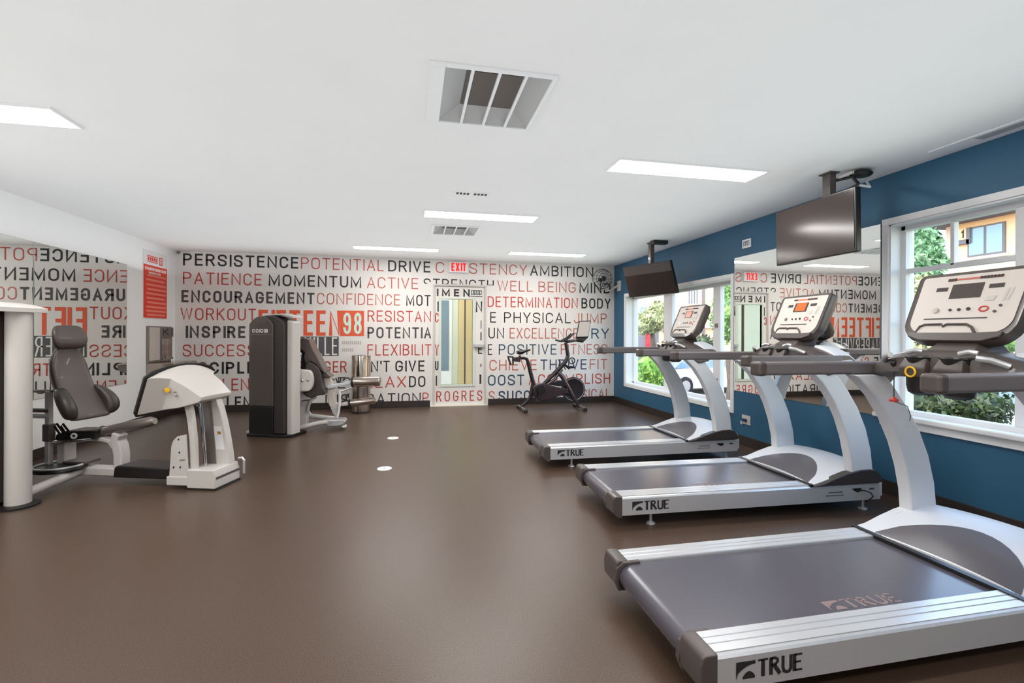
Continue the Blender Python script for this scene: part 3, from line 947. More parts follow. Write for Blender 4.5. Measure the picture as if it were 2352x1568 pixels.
# ================================================================== TREADMILLS (local: x along the deck to the wall, y across, z up)
def rrect(w, h, rt, rb, n=6):
    """outline of a rounded rectangle, corner radii top/bottom, centred in x, base at 0"""
    out = []
    for cx, cy, r, a0 in ((w / 2 - rt, h - rt, rt, 0), (-w / 2 + rt, h - rt, rt, 90), (-w / 2 + rb, rb, rb, 180), (w / 2 - rb, rb, rb, 270)):
        out += [(cx + r * cos(radians(a0 + 90 * i / n)), cy + r * sin(radians(a0 + 90 * i / n))) for i in range(n + 1)]
    return out

def true_mark(mb, x0, x1, z0, z1, f):
    """square mark with an arch cut out of it, then the four letters"""
    h = z1 - z0
    m = h * 1.25
    A = [(0, 0)] + [(m * (.16 + .84 * i / 8), h * (.62 * sin(pi / 2 * i / 8) ** .8)) for i in range(9)]
    L, R = [], []
    outer = [(x0 + m * i / 12, z1) for i in range(13)]
    inner = [(x0 + m * i / 12, z0 + h * (0.0 if i == 0 else .18 + .62 * math.sin(pi / 2 * (i / 12)) ** .7)) for i in range(13)]
    inner[0] = (x0, z0)
    for i in range(12):
        a, b, c, d = outer[i], outer[i + 1], inner[i + 1], inner[i]
        mb.face([mb.v(f(*a)), mb.v(f(*b)), mb.v(f(*c)), mb.v(f(*d))])
    arch = [(x0 + m * .34, z0)] + [(x0 + m * (.34 + .62 * i / 8), z0 + h * .42 * sin(pi * (i / 8) * .8 + .25) ** .9) for i in range(9)] + [(x0 + m * .98, z0)]
    mb.face([mb.v(f(*p)) for p in arch])
    xs = x0 + m * 1.14
    k = (x1 - xs)
    bold, thin = h * .24, h * .12
    def st(pts, t):
        ribbon(mb, [(xs + p[0] * k, z0 + p[1] * h) for p in pts], t, f, 0)
    st([(0, .95), (.22, .95)], thin); st([(.11, .95), (.11, 0)], bold)
    st([(.29, 0), (.29, 1)], bold); st([(.29, .95), (.38, .95), (.435, .86), (.44, .73), (.40, .60), (.30, .54)], thin * 1.3); st([(.36, .54), (.49, 0)], bold)
    st([(.56, 1), (.56, .3), (.585, .1), (.64, .03), (.70, .06), (.735, .2), (.74, 1)], thin * 1.6)
    st([(.82, 0), (.82, 1)], bold); st([(.82, .95), (1, .95)], thin); st([(.82, .52), (.97, .52)], thin); st([(.82, .05), (1, .05)], thin)

def make_treadmill(loc, rot, label, screen, extras, dy=0.0):
    t = thing('treadmill', (0, 0, 0), label, 'treadmill', 'row of treadmills facing the blue wall')
    W, L = .76, 1.93
    RZ0, RZ1 = .082, .200
    for side in (0, 1):
        sy = (lambda y: y) if side == 0 else (lambda y: W - y)
        prof = [(0, RZ0), (0, .184), (.006, .192), (.014, .196), (.014, .200), (.048, .200), (.050, .197), (.054, .197), (.056, .200),
                (.080, .200), (.082, .197), (.086, .197), (.088, .200), (.118, .200), (.120, .196), (.120, RZ0)]
        r = obj('side_rail', MB().prism([(sy(y), z) for y, z in prof], 'x', .045, L), 'alu', t, smooth=20)
        if side == 0:
            mb = MB()
            true_mark(mb, .112, .358, .110, .166, lambda u, z: (u, -.0012, z))
            obj('maker_logo', mb, 'ink_black', r, smooth=0, label='black lettering on the side rail')
            mb = MB()
            for k in range(8):
                mb.box(1.52 + k * .014, 1.53 + k * .014, -.0012, .001, .142, .150)
            for k in range(10):
                mb.box(1.50 + k * .014, 1.51 + k * .014, -.0012, .001, .122, .128)
            mb.box(1.84, 1.88, -.0012, .001, .150, .162)
            obj('rating_label', mb, 'ink_grey', r, smooth=0)
            obj('socket', MB().prism([(1.70, .165), (1.775, .165), (1.775, .145), (1.745, .138), (1.72, .150)], 'y', -.003, .004), 'jet', r, smooth=0)
        pts = [(-.015, .10), (-.018, .16), (-.008, .196), (.004, .203), (.048, .203), (.048, .066), (.02, .066)]
        y0, y1 = sorted((sy(-.003), sy(.124)))
        obj('end_cap', MB().prism(pts, 'y', y0, y1), 'dark_plastic', t, bevel=0.008, seg=3)
        y0, y1 = sorted((sy(.112), sy(.135)))
        obj('roller_guard', MB().prism([(-.022, .12), (-.012, .175), (.02, .198), (.10, .199), (.10, .188), (.03, .184), (.004, .16), (.0, .11), (.012, .075), (-.004, .075)], 'y', y0, y1), 'dark_plastic', t, bevel=0.003)
        for fx in (.26, 1.84):
            mb = MB().lathe([(.0, .0), (.028, .0), (.030, .006), (.022, .014), (.010, .018), (.009, .095), (.0, .095)], (fx, sy(.05), 0), 'z', 18)
            obj('foot', mb, 'silver', t)
    y0, y1 = .128, W - .128
    path = [(1.47, .187)] + [(.055 + .0 * k, .187) for k in (0,)] + [(.055 - .055 * sin(pi * k / 10), .132 + .055 * cos(pi * k / 10)) for k in range(1, 11)] + [(1.47, .077)]
    inner = [(1.47, .083), (.055, .083)] + [(.055 - .049 * sin(pi * k / 10), .132 - .049 * cos(pi * k / 10)) for k in range(1, 10)] + [(.055, .181), (1.47, .181)]
    mb = MB().prism(path + inner, 'y', y0, y1)
    bl = obj('running_belt', mb, 'belt', t, smooth=40)
    mb = MB()
    true_mark(mb, .63, .95, .148, .205, lambda u, w: (u, w, .1878))
    mat_name = 'belt_print'
    if mat_name not in MATS:
        mat(mat_name, rgb(136, 116, 114), 0.4)
    obj('belt_logo', mb, mat_name, bl, smooth=0, label='faint lettering printed on the belt')
    obj('deck', MB().box(.06, 1.90, .124, W - .124, .092, .172), 'jet', t, smooth=0)
    # motor hood: arched sections across the deck
    def hood_sec(y):
        e = 1 - (2 * y / W - 1) ** 2                     # 0 at the sides, 1 in the middle
        x0 = 1.395 + .055 * e
        up = .028 * e
        return [(x0, y, .196), (x0 + .02, y, .203 + .2 * up), (1.55, y, .238 + up * .6), (1.68, y, .272 + up), (1.80, y, .292 + up), (1.875, y, .288 + up),
                (1.935, y, .245 + up), (1.955, y, .19), (1.955, y, .10), (x0, y, .10)]
    mb = MB().ring_loft([hood_sec(.012 + (W - .024) * i / 16) for i in range(17)])
    hd = obj('motor_hood', mb, 'silver_paint', t, smooth=30)
    # the scooped darker field of the hood
    rings = []
    for i in range(15):
        y = .07 + (W - .16) * i / 14
        s_ = hood_sec(y)
        wdt = sin(pi * i / 14) ** .6
        def hz(x):
            for a, b in zip(s_[0:7], s_[1:8]):
                if a[0] <= x <= b[0]:
                    return a[2] + (b[2] - a[2]) * (x - a[0]) / (b[0] - a[0])
            return s_[1][2]
        xa = s_[0][0] + .006
        xb = xa + .006 + .215 * wdt
        rings.append([(xa + (xb - xa) * k / 6, y, hz(xa + (xb - xa) * k / 6) + .0022) for k in range(7)])
    mb = MB()
    V = [[mb.v(p) for p in r] for r in rings]
    for i in range(14):
        for k in range(6):
            mb.face([V[i][k], V[i + 1][k], V[i + 1][k + 1], V[i][k + 1]])
    obj('hood_scoop', mb, 'scoop', hd, smooth=60)
    obj('hood_seam', MB().prism([(1.378, .190), (1.378, .205), (1.402, .207), (1.402, .190)], 'y', .0, W), 'jet', hd, smooth=0)
    for side in (0, 1):
        y0, y1 = (-.018, .045) if side == 0 else (W - .045, W + .006)
        pts = [(1.395, .198), (1.47, .212), (1.56, .244), (1.66, .274), (1.76, .292), (1.84, .294), (1.885, .280), (1.915, .248), (1.935, .201)]
        obj('hood_flank', MB().prism(pts, 'y', y0, y1), 'black_plastic' if side == 0 else 'silver_paint', t, bevel=0.006)
        # curved upright
        lft = [(1.690, .20), (1.692, .28), (1.684, .38), (1.655, .51), (1.61, .64), (1.545, .77), (1.46, .89), (1.36, .985), (1.33, 1.005)]
        rgt = [(1.862, .20), (1.862, .30), (1.848, .42), (1.808, .57), (1.745, .71), (1.668, .83), (1.59, .93), (1.54, .985), (1.52, 1.005)]
        y0, y1 = (-.008, .062) if side == 0 else (W - .062, W + .008)
        # arched bar in quads so that the bevel stays clean
        mb = MB()
        prev = None
        rings = [[(a[0], y0, a[1]), (b[0], y0, b[1]), (b[0], y1, b[1]), (a[0], y1, a[1])] for a, b in zip(lft, rgt)]
        mb.ring_loft(rings)
        obj('upright', mb, 'silver_paint', t, bevel=0.010, seg=3, smooth=50)
        # handle arm
        y0, y1 = (-.034, .040) if side == 0 else (W - .040, W + .034)
        ax0 = .90 if side == 0 else .805
        a = obj('handle_arm', MB().box(ax0, 1.60, y0 + .002, y1 - .002, 1.006, 1.072), 'grip', t, bevel=0.014, seg=3)
        obj('arm_cap', MB().box(ax0 - .022, ax0 + .03, y0 - .001, y1 + .001, 1.003, 1.075), 'dark_plastic', a, bevel=0.016, seg=3)
        # elbow fairing from the arm down to the upright
        q = [(1.40, 1.01), (1.66, 1.01), (1.60, .955), (1.50, .935)]
        obj('arm_fairing', MB().prism(q, 'y', y0 + .012, y1 + .012 if side == 0 else y1 - .012), 'dark_plastic', t, bevel=0.012, seg=2)
    # console tray that joins the arms
    def tray_sec(y):
        e = 1 - min(1, abs(2 * y / W - 1)) ** 2.2
        zt, zb = 1.065 + .075 * e, .985 + .035 * e
        x0, x1 = 1.475 - .075 * e, 1.70 - .02 * e
        return [(x0, y, zb + .02), (x0 + .01, y, zt - .025), (x0 + .06, y, zt), (x1 - .05, y, zt + .004), (x1, y, zt - .03), (x1, y, zb), (x0 + .04, y, zb)]
    tr = obj('console_tray', MB().ring_loft([tray_sec(-.03 + (W + .06) * i / 18) for i in range(19)]), 'dark_plastic', t, smooth=40)
    for side in (0, 1):                                # silver shoulders over the ends of the tray
        rings = []
        for i in range(9):
            y = -.036 + .22 * i / 8
            yy_ = y if side == 0 else W - y
            z = 1.028 + .105 * sin(pi / 2 * i / 8) ** .8
            rings.append([(1.565, yy_, z - .02), (1.575, yy_, z + .004), (1.66, yy_, z + .010), (1.715, yy_, z - .012), (1.72, yy_, 1.0), (1.60, yy_, 1.0)])
        obj('shoulder_cover', MB().ring_loft(rings), 'silver_paint', t, bevel=.004, smooth=45)
    for yy, lb in ((.45, None), (.30, None)):
        cup = obj('cup_holder', MB().lathe([(.0, .93), (.038, .932), (.056, .945), (.062, .975), (.064, 1.10), (.068, 1.108), (.066, 1.114), (.058, 1.112), (.055, .98), (.0, .97)], (1.44, yy, 0), 'z', 24), 'jet', t)
        pod = obj('pod', MB().ring_loft([[(1.372, yy - .058, z0 + .0), (1.372, yy + .058, z0), (1.50, yy + .066, z0), (1.50, yy - .066, z0)] for z0 in (1.015,)] +
                                      [[(1.366, yy - .058, 1.06), (1.366, yy + .058, 1.06), (1.50, yy + .066, 1.07), (1.50, yy - .066, 1.07)],
                                       [(1.39, yy - .048, 1.105), (1.39, yy + .048, 1.105), (1.50, yy + .055, 1.125), (1.50, yy - .055, 1.125)]]), 'dark_plastic', cup, bevel=0.008)
        if extras == 'near' and yy > .4:
            mb = MB().torus((0, 0, 0), .022, .0045, 'x', 28, 8)
            mb.bm.transform(Matrix.Translation((1.366, yy, 1.040)))
            obj('ring_badge', mb, 'yellow', cup, label='yellow ring')
    for side in (0, 1):
        yc = .12 if side == 0 else W - .12
        yd = .20 if side == 0 else W - .20
        obj('pulse_grip', MB().tube([(1.44, yc, 1.085), (1.405, (yc + yd) / 2, 1.108), (1.385, yd, 1.115)], .013, 10), 'silver', t)
        yv = .27 if side == 0 else W - .27
        obj('speed_lever', MB().tube([(1.395, yv, 1.13), (1.40, yv - .035, 1.140), (1.41, yv - .06, 1.135)], .011, 8), 'silver', t)
    obj('console_neck', MB().ring_loft([[(1.47, .27, 1.125), (1.47, .49, 1.125), (1.66, .52, 1.125), (1.66, .24, 1.125)],
                                        [(1.53, .29, 1.165), (1.53, .47, 1.165), (1.66, .49, 1.165), (1.66, .27, 1.165)],
                                        [(1.57, .29, 1.22), (1.57, .47, 1.22), (1.67, .48, 1.24), (1.67, .28, 1.24)]]), 'dark_plastic', t, bevel=0.01)
    # the console: a housing tilted back, a pale fascia on its face
    tilt = radians(24)
    up = Vector((sin(tilt), 0, cos(tilt)))
    nr = Vector((-cos(tilt), 0, sin(tilt)))
    ac = Vector((0, -1, 0))
    O = Vector((1.535, .38 + dy, 1.178))
    def pf(a, b, c=0.0):
        return O + ac * a + up * b + nr * c
    def bow(a):                                       # the top edge is slightly arched
        return .012 * (1 - (a / .23) ** 2)
    def outline(w, h, rt, rb, da=0, db=0):
        out = []
        for a, b in rrect(w, h, rt, rb):
            k = b / h
            out.append((a * (0.965 + 0.02 * k) + da, b + (bow(a) * k) + db))
        return out
    ho = outline(.488, .368, .026, .11)
    hb = outline(.43, .31, .03, .10, 0, .035)
    mb = MB().ring_loft([[pf(a, b, -.085) for a, b in hb], [pf(a, b, -.05) for a, b in ho], [pf(a, b, -.006) for a, b in ho],
                         [pf(a * .985, b * .98 + .003, .004) for a, b in ho], [pf(a * .93, b * .90 + .022, .0) for a, b in ho]])
    cs = obj('console', mb, 'dark_plastic', t, smooth=40)
    fo = outline(.436, .300, .012, .07, 0, .048)
    obj('fascia', MB().slab([pf(a, b, .0005) for a, b in fo], nr * .002), 'panel', cs, smooth=0)
    c0 = .0032
    def quad(mb, a0, a1, b0, b1, sk=.0, c=c0):
        mb.slab([pf(a0 - sk, b0, c), pf(a1 - sk, b0, c), pf(a1 + sk, b1, c), pf(a0 + sk, b1, c)], nr * .0012)
    mb = MB(); quad(mb, -.070, .060, .225, .300)
    obj('display_bezel', mb, 'screen_off', cs, smooth=0)
    if screen != 'screen_off':
        mb = MB(); quad(mb, -.052, .044, .232, .296, c=c0 + .0013)
        obj('display', mb, screen, cs, smooth=0, label='glowing orange display')
    for a0, a1 in ((-.138, -.088), (.082, .138)):
        mb = MB(); quad(mb, a0, a1, .268, .288)
        obj('side_display', mb, 'screen_off', cs, smooth=0)
    mb = MB(); quad(mb, -.095, .125, .322, .331)
    obj('title_strip', mb, 'ink_rust' if screen == 'screen_off' else 'ink_orange', cs, smooth=0)
    mb = MB()
    for k in range(3):
        quad(mb, -.098 + k * .013, -.088 + k * .013, .320, .333, c=c0 + .0014)
    obj('title_print', mb, 'ink_black', cs, smooth=0)
    mb = MB()
    for k in range(7):
        quad(mb, .035 + k * .013, .045 + k * .013, .320, .333, c=c0 + .0014)
    obj('title_print', mb, 'ink_black', cs, smooth=0)
    for a, b, r, m_ in ((-.108, .165, .013, 'steel'), (-.045, .165, .006, 'ink_black'), (-.008, .165, .007, 'ink_black'), (.030, .167, .008, 'ink_black'), (.135, .150, .006, 'ink_grey'), (.150, .178, .006, 'ink_grey')):
        pts = [(r * cos(2 * pi * k / 16), r * sin(2 * pi * k / 16)) for k in range(16)]
        obj('button', MB().slab([pf(a + p[0], b + p[1], c0 - .001) for p in pts], nr * .005), m_, cs, smooth=30)
    obj('stop_button', MB().tube([pf(.090 + .017 * cos(2 * pi * k / 20), .165 + .012 * sin(2 * pi * k / 20), c0) for k in range(20)], .0035, 6, closed=True), 'red', cs, label='red ring')
    for a0, a1, b0, b1 in ((.085, .120, .205, .228), (.150, .160, .200, .262), (.168, .176, .204, .262)):
        mb = MB(); quad(mb, a0, a1, b0, b1, .004)
        obj('key_field', mb, 'ink_pale', cs, smooth=0)
    mb = MB(); quad(mb, -.15, .115, .118, .123)
    obj('ledge_line', mb, 'ink_black', cs, smooth=0)
    lipo = [(-.225, .058), (-.232, .10), (-.20, .035), (-.13, .004), (.13, .004), (.20, .035), (.232, .10), (.215, .06), (.16, .050), (.10, .046), (-.16, .046)]
    lp_ = [(-.20, .05), (-.19, .022), (-.13, .000), (.13, .000), (.19, .022), (.20, .05), (.10, .044), (-.16, .044)]
    obj('lower_lip', MB().slab([pf(a, b, .002) for a, b in lp_], nr * .016), 'dark_plastic', cs, bevel=.006)
    obj('rest_panel', MB().slab([pf(a, b, .004) for a, b in ((-.165, .040), (.085, .040), (.07, .080), (-.13, .084), (-.155, .07))], nr * .005), 'panel', cs, bevel=.003)
    mb = MB()
    mb.tube([pf(-.165, .045, .006), pf(-.15, .078, .010), (pf(-.13, .088, .012)), pf(-.055, .088, .012), pf(-.045, .076, .012), pf(-.03, .088, .012), pf(.05, .086, .012), pf(.075, .07, .012), pf(.09, .045, .008)], .006, 8)
    obj('book_rest', mb, 'dark_plastic', cs)
    if extras == 'near':
        p0 = Vector((1.425, .575, 1.078))
        obj('key_cord', MB().tube([p0, p0 + Vector((.0, .0, -.06)), p0 + Vector((.0, .0, -.175))], .0022, 6), 'jet', t)
        obj('safety_key', MB().lathe([(.0, -.195), (.019, -.195), (.020, -.185), (.007, -.175), (.0, -.170)], p0, 'z', 16), 'red', t, label='red safety key')
        obj('key_knob', MB().ball(p0 + Vector((0, 0, -.005)), .016, .016, .02), 'jet', t)
        q = p0 + Vector((.06, -.03, -.285))
        obj('clip_cord', MB().tube([p0 + Vector((.0, .0, -.195)), p0 + Vector((.05, -.026, -.215)), q + Vector((0.004, 0, .025)), q], .0018, 6), 'jet', t)
        obj('clip', MB().tube([q, q + Vector((-.014, .010, -.032)), q + Vector((.014, -.010, -.032))], .0018, 6, closed=True), 'silver', t)
    if extras == 'middle':
        obj('power_cord', MB().tube([(1.74, -.003, .150), (1.78, -.02, .155), (1.82, -.03, .14), (1.84, -.03, .115), (1.84, -.01, .09), (1.83, .02, .06)], .004, 8), 'jet', t)
    t.location = loc
    t.rotation_euler = (0, 0, rot)
    return t
make_treadmill((.900, 1.335, 0), 0.0, 'nearest of three treadmills, by the near window and cut by the photo edge', 'screen_off', 'near', .025)
make_treadmill((1.235, 2.755, 0), radians(-1.9), 'middle one of three treadmills, in front of the large mirror, orange display', 'screen_orange', 'middle')
make_treadmill((1.170, 4.105, 0), radians(-.8), 'farthest of three treadmills, in front of the far white window', 'screen_red', 'far')

# ================================================================== LEG PRESS (its own frame: u along the machine, v away from the camera)
LP0 = Vector((-1.6, 4.24, 0))
LU, LV = Vector((.956, -.292, 0)), Vector((.292, .956, 0))
def lw(u, v, z):
    return LP0 + LU * u + LV * v + Vector((0, 0, z))
def lpoly(mb, uz, v0, v1):
    return mb.slab([lw(u, v0, z) for u, z in uz], LV * (v1 - v0))
def lbox(mb, u0, u1, v0, v1, z0, z1):
    return mb.slab([lw(u0, v0, z0), lw(u1, v0, z0), lw(u1, v1, z0), lw(u0, v1, z0)], (0, 0, z1 - z0))
lp = thing('leg_press_machine', (-2.1, 4.35, 0), 'silver and black leg press machine with high bucket seat at the left edge', 'weight machine', 'weight machines')
# weight tower
tw = obj('weight_tower', lbox(MB(), -1.72, -1.005, -.78, -.50, .03, 1.37), 'black_plastic', lp, bevel=.02, seg=3)
mb = MB()
mb.lathe([(.0, .02), (.070, .02), (.070, 1.375), (.0, 1.375)], lw(-.945, -.60, 0), 'z', 28)
obj('tower_column', mb, 'warm_white', tw)
mb = MB()
rr = []
for i in range(9):
    u = -1.72 + (.86) * i / 8
    z = 1.375 + .05 * sin(pi * (i / 8)) ** .7
    rr.append([lw(u, -.80, z - .03), lw(u, -.48, z - .03), lw(u, -.48, z + .004), lw(u, -.80, z + .004)])
obj('tower_cap', MB().ring_loft(rr), 'warm_white', tw, bevel=.004)
obj('tower_foot', MB().lathe([(.0, .0), (.125, .0), (.125, .012), (.09, .022), (.0, .022)], lw(-.955, -.60, 0), 'z', 28), 'jet', tw)
obj('tower_plinth', lbox(MB(), -1.72, -1.04, -.80, -.50, .0, .05), 'jet', tw, bevel=.006)
obj('shroud_panel', lbox(MB(), -1.66, -1.05, -.792, -.778, .12, 1.28), 'dark_plastic', tw, bevel=.004)
# frame
obj('base_tube', MB().tube([lw(-.93, -.58, .075), lw(-1.0, -.35, .075), lw(-1.06, -.15, .075), lw(-1.09, -.02, .078)], .034, 14), 'warm_white', lp)
obj('base_beam', lpoly(MB(), [(-1.16, .048), (-.2, .048), (-.2, .098), (-.70, .110), (-1.16, .118)], -.05, .05), 'warm_white', lp, bevel=.010)
obj('foot_mat', lpoly(MB(), [(-.71, .062), (-.25, .060), (-.235, .148), (-.68, .156), (-.70, .14)], -.125, .10), 'jet', lp, bevel=.012)
obj('post', MB().bar([lw(-.753, 0, .10), lw(-.752, 0, .22), lw(-.765, 0, .29), lw(-.785, 0, .335), lw(-.765, 0, .39)], .09, .075, LV), 'warm_white', lp, bevel=.012)
obj('arch', MB().bar([lw(-.785, 0, .11), lw(-.785, 0, .20), lw(-.80, 0, .27), lw(-.84, 0, .318), lw(-.90, 0, .338), lw(-1.0, 0, .338)], .06, .035, LV), 'warm_white', lp, bevel=.008)
obj('rear_post', lbox(MB(), -1.272, -1.20, -.06, .04, .10, .345), 'warm_white', lp, bevel=.008)
obj('strut', lbox(MB(), -1.325, -1.285, -.11, -.07, .10, .735), 'silver', lp, bevel=.008)
obj('strut_sleeve', lbox(MB(), -1.335, -1.275, -.12, -.06, .33, .47), 'dark_plastic', lp, bevel=.008)
obj('cross_bar', lbox(MB(), -1.72, -1.29, -.115, -.07, .562, .592), 'dark_plastic', lp, bevel=.006)
obj('cross_bar', lbox(MB(), -1.72, -1.29, -.115, -.07, .515, .548), 'silver', lp, bevel=.006)
obj('cross_bar', MB().tube([lw(-1.72, -.09, .725), lw(-1.30, -.09, .735), lw(-1.21, -.075, .736)], .012, 10), 'steel_dark', lp)
obj('end_plug', MB().tube([lw(-1.215, -.075, .737), lw(-1.175, -.07, .737)], .018, 10), 'jet', lp)
disc = obj('pivot_disc', MB().lathe([(.0, .115), (.165, .115), (.170, .125), (.165, .145), (.0, .145)], lw(-1.17, -.12, 0), 'z', 32), 'jet', lp)
obj('disc_rim', MB().torus(lw(-1.17, -.12, .150), .16, .009, 'z', 32, 8), 'silver', disc)
obj('disc_plate', lbox(MB(), -1.20, -1.0, -.08, .06, .145, .165), 'dark_plastic', disc, bevel=.005)
# seat carriage and rail
obj('carriage', lpoly(MB(), [(-1.26, .335), (-.92, .350), (-.90, .425), (-1.16, .415), (-1.25, .385)], -.085, .085), 'jet', lp, bevel=.010)
obj('seat_rail', MB().tube([lw(-.99, 0, .385), lw(-.92, 0, .398), lw(-.62, 0, .462), lw(-.50, 0, .488), lw(-.462, 0, .494)], [.030, .038, .042, .040, .026], 18), 'steel_dark', lp)
obj('rail_collar', MB().tube([lw(-.945, 0, .393), lw(-.915, 0, .400)], .046, 18), 'dark_plastic', lp)
obj('guide_rod', MB().tube([lw(-1.27, -.095, .318), lw(-.93, -.095, .352)], .011, 10), 'chrome', lp)
obj('lock_knob', MB().torus(lw(-1.075, -.098, .378), .017, .008, 'y', 20, 8), 'white_trim', lp, label='white ring knob')
for du in (0, .055):
    obj('lever', MB().tube([lw(-1.225 + du, -.10, .475), lw(-1.245 + du, -.10, .455), lw(-1.17 + du, -.10, .355), lw(-1.14 + du, -.10, .375)], .008, 8, closed=True), 'jet', lp)
# seat
def seat_ring(z, uf, hw, th, sag=0.0, ang=0.0, vc=-.045):
    pts = []
    n = 7
    for i in range(n):                                    # front face, slightly dished
        k = -1 + 2 * i / (n - 1)
        pts.append(lw(uf - sag * (1 - k * k), vc + hw * k, z))
    pts += [lw(uf - th * .35, vc + hw * 1.06, z - ang), lw(uf - th, vc + hw * .9, z - ang), lw(uf - th, vc - hw * .9, z - ang), lw(uf - th * .35, vc - hw * 1.06, z - ang)]
    return pts
prof = [(.510, -.965, .15, .05), (.525, -.955, .165, .09), (.60, -.995, .165, .09), (.68, -1.045, .155, .085), (.77, -1.100, .145, .08), (.86, -1.135, .146, .075),
        (.95, -1.160, .142, .07), (1.02, -1.175, .118, .065), (1.07, -1.18, .080, .06), (1.10, -1.18, .068, .05)]
obj('backrest', MB().ring_loft([seat_ring(z, u, hw, th, .012) for z, u, hw, th in prof]), 'vinyl', lp, bevel=.0, subsurf=1, smooth=180)
for sd in (-1, 1):
    rg = []
    for z, uf, w0, w1, th in ((.520, -.975, .11, .17, .06), (.545, -.935, .12, .215, .10), (.61, -.925, .125, .235, .13), (.68, -.965, .125, .230, .13), (.735, -1.02, .12, .205, .11), (.775, -1.07, .11, .16, .08)):
        rg.append([lw(uf - .03, -.035 + sd * w0, z), lw(uf, -.035 + sd * (w0 * .6 + w1 * .4), z), lw(uf - .01, -.035 + sd * w1, z), lw(uf - th * .6, -.035 + sd * (w1 + .004), z), lw(uf - th, -.035 + sd * w1 * .92, z), lw(uf - th, -.035 + sd * w0, z)])
    obj('side_bolster', MB().ring_loft(rg), 'black_plastic', lp, subsurf=1, smooth=180)
prof = [(1.078, -1.165, .085, .04), (1.084, -1.150, .108, .06), (1.13, -1.140, .132, .065), (1.19, -1.152, .134, .065), (1.245, -1.172, .112, .055), (1.270, -1.185, .088, .035)]
obj('headrest', MB().ring_loft([seat_ring(z, u, hw, th, .006) for z, u, hw, th in prof]), 'vinyl', lp, subsurf=1, smooth=180)
obj('seat_shell', MB().ring_loft([seat_ring(z, u - .075, hw * .85, .03) for z, u, hw in ((.56, -1.0, .15), (.70, -1.07, .14), (.85, -1.14, .125), (1.0, -1.16, .11))]), 'warm_white', lp, smooth=60)
# foot plate with its hood and the curved legs
top = [(-.36, .885), (-.30, .925), (-.18, .955), (0, .968), (.18, .955), (.30, .925), (.36, .885)]
out = [(-.36, .62), (-.33, .585)] + [(.33, .585), (.36, .62)][0:0]
ol = [(-.33, .583), (.33, .583), (.36, .62)] + list(reversed(top)) + [(-.36, .62)]
def fpu(z):
    return -.325 + (z - .585) * .30
obj('foot_plate', MB().slab([lw(fpu(z), v, z) for v, z in ol], LU * .022), 'jet', lp, bevel=.006)
def hood(u, hv, zb, zt, zm):
    p = []
    for k in range(9):
        v = -hv + 2 * hv * k / 8
        p.append(lw(u, v, zt + (zm - zt) * (1 - (v / hv) ** 2)))
    return p + [lw(u, hv, zb), lw(u, -hv, zb)]
rg = []
for k in range(9):
    v = -.345 + .69 * k / 8
    zt = .872 + .083 * (1 - (v / .345) ** 2)
    rg.append(lw(fpu(zt) + .023, v, zt))
rg += [lw(fpu(.60) + .023, .345, .60), lw(fpu(.60) + .023, -.345, .60)]
def hood2(du_t, du_b, hv, zb, zt, zm):
    p = []
    for k in range(9):
        v = -hv + 2 * hv * k / 8
        z = zt + (zm - zt) * (1 - (v / hv) ** 2)
        p.append(lw(du_t, v, z))
    return p + [lw(du_b, hv, zb), lw(du_b, -hv, zb)]
hd = obj('plate_hood', MB().ring_loft([rg, hood2(-.175, -.27, .30, .605, .875, .935), hood2(-.13, -.20, .225, .62, .862, .885), hood2(-.03, -.09, .20, .635, .800, .815), hood2(.055, .045, .175, .672, .730, .738), hood2(.075, .07, .17, .690, .715, .72)]), 'warm_white', lp, bevel=.006, smooth=28)
obj('warning_badge', MB().lathe([(.0, -.006), (.019, -.005), (.019, .002), (.0, .003)], at(290 + 460 / 4.9, 810 + 420 / 4.9, 'y', lw(-.10, -.228, 0).y), 'y', 20), 'yellow', hd, label='round yellow sticker')
for q in ((545, 440), (555, 485)):
    p = at(290 + q[0] / 4.9, 810 + q[1] / 4.9, 'y', lw(-.06, -.216, 0).y)
    obj('bolt', MB().ball(p, .009, .008, .006, 10, 6), 'steel_dark', hd)
def leg(name, L, R, v0, v1, m):
    rings = [[lw(a[0], v0, a[1]), lw(b[0], v0, b[1]), lw(b[0], v1, b[1]), lw(a[0], v1, a[1])] for a, b in zip(L, R)]
    return obj(name, MB().ring_loft(rings), m, lp, bevel=.007, smooth=50)
leg('support_leg', [(-.115, .67), (-.092, .59), (-.075, .50), (-.062, .38), (-.055, .25), (-.053, .12)], [(-.055, .67), (-.035, .59), (-.022, .50), (-.008, .38), (-.002, .25), (.002, .12)], -.13, -.095, 'warm_white')
leg('support_leg', [(-.14, .71), (-.09, .58), (-.05, .46), (-.018, .32), (.010, .20), (.03, .09)], [(.03, .70), (.07, .60), (.10, .49), (.128, .36), (.150, .23), (.166, .10)], .03, .10, 'warm_white')
obj('gap_panel', MB().slab([lw(-.12, .02, .68), lw(.0, .02, .66), lw(.03, .02, .40), (lw(.05, .02, .12)), lw(-.05, .02, .12), lw(-.06, .02, .38)], LV * .02), 'steel_dark', lp)  # dark panel stands in for the shaded gap between the legs
obj('guide_rod', MB().tube([lw(-.045, -.03, .67), lw(-.02, -.03, .40), lw(.0, -.03, .15)], .012, 10), 'chrome', lp)
obj('label_plate', lpoly(MB(), [(.022, .455), (.085, .455), (.118, .27), (.045, .27)], .027, .031), 'white_trim', lp)
obj('serial_label', lpoly(MB(), [(.055, .415), (.085, .415), (.089, .392), (.058, .392)], .0255, .028), 'gold', lp, label='small gold label')
sp = obj('side_plate', lpoly(MB(), [(-.205, .085), (-.188, .33), (-.172, .375), (-.14, .408), (-.065, .425), (-.045, .10)], -.155, -.143), 'warm_white', lp, bevel=.003)
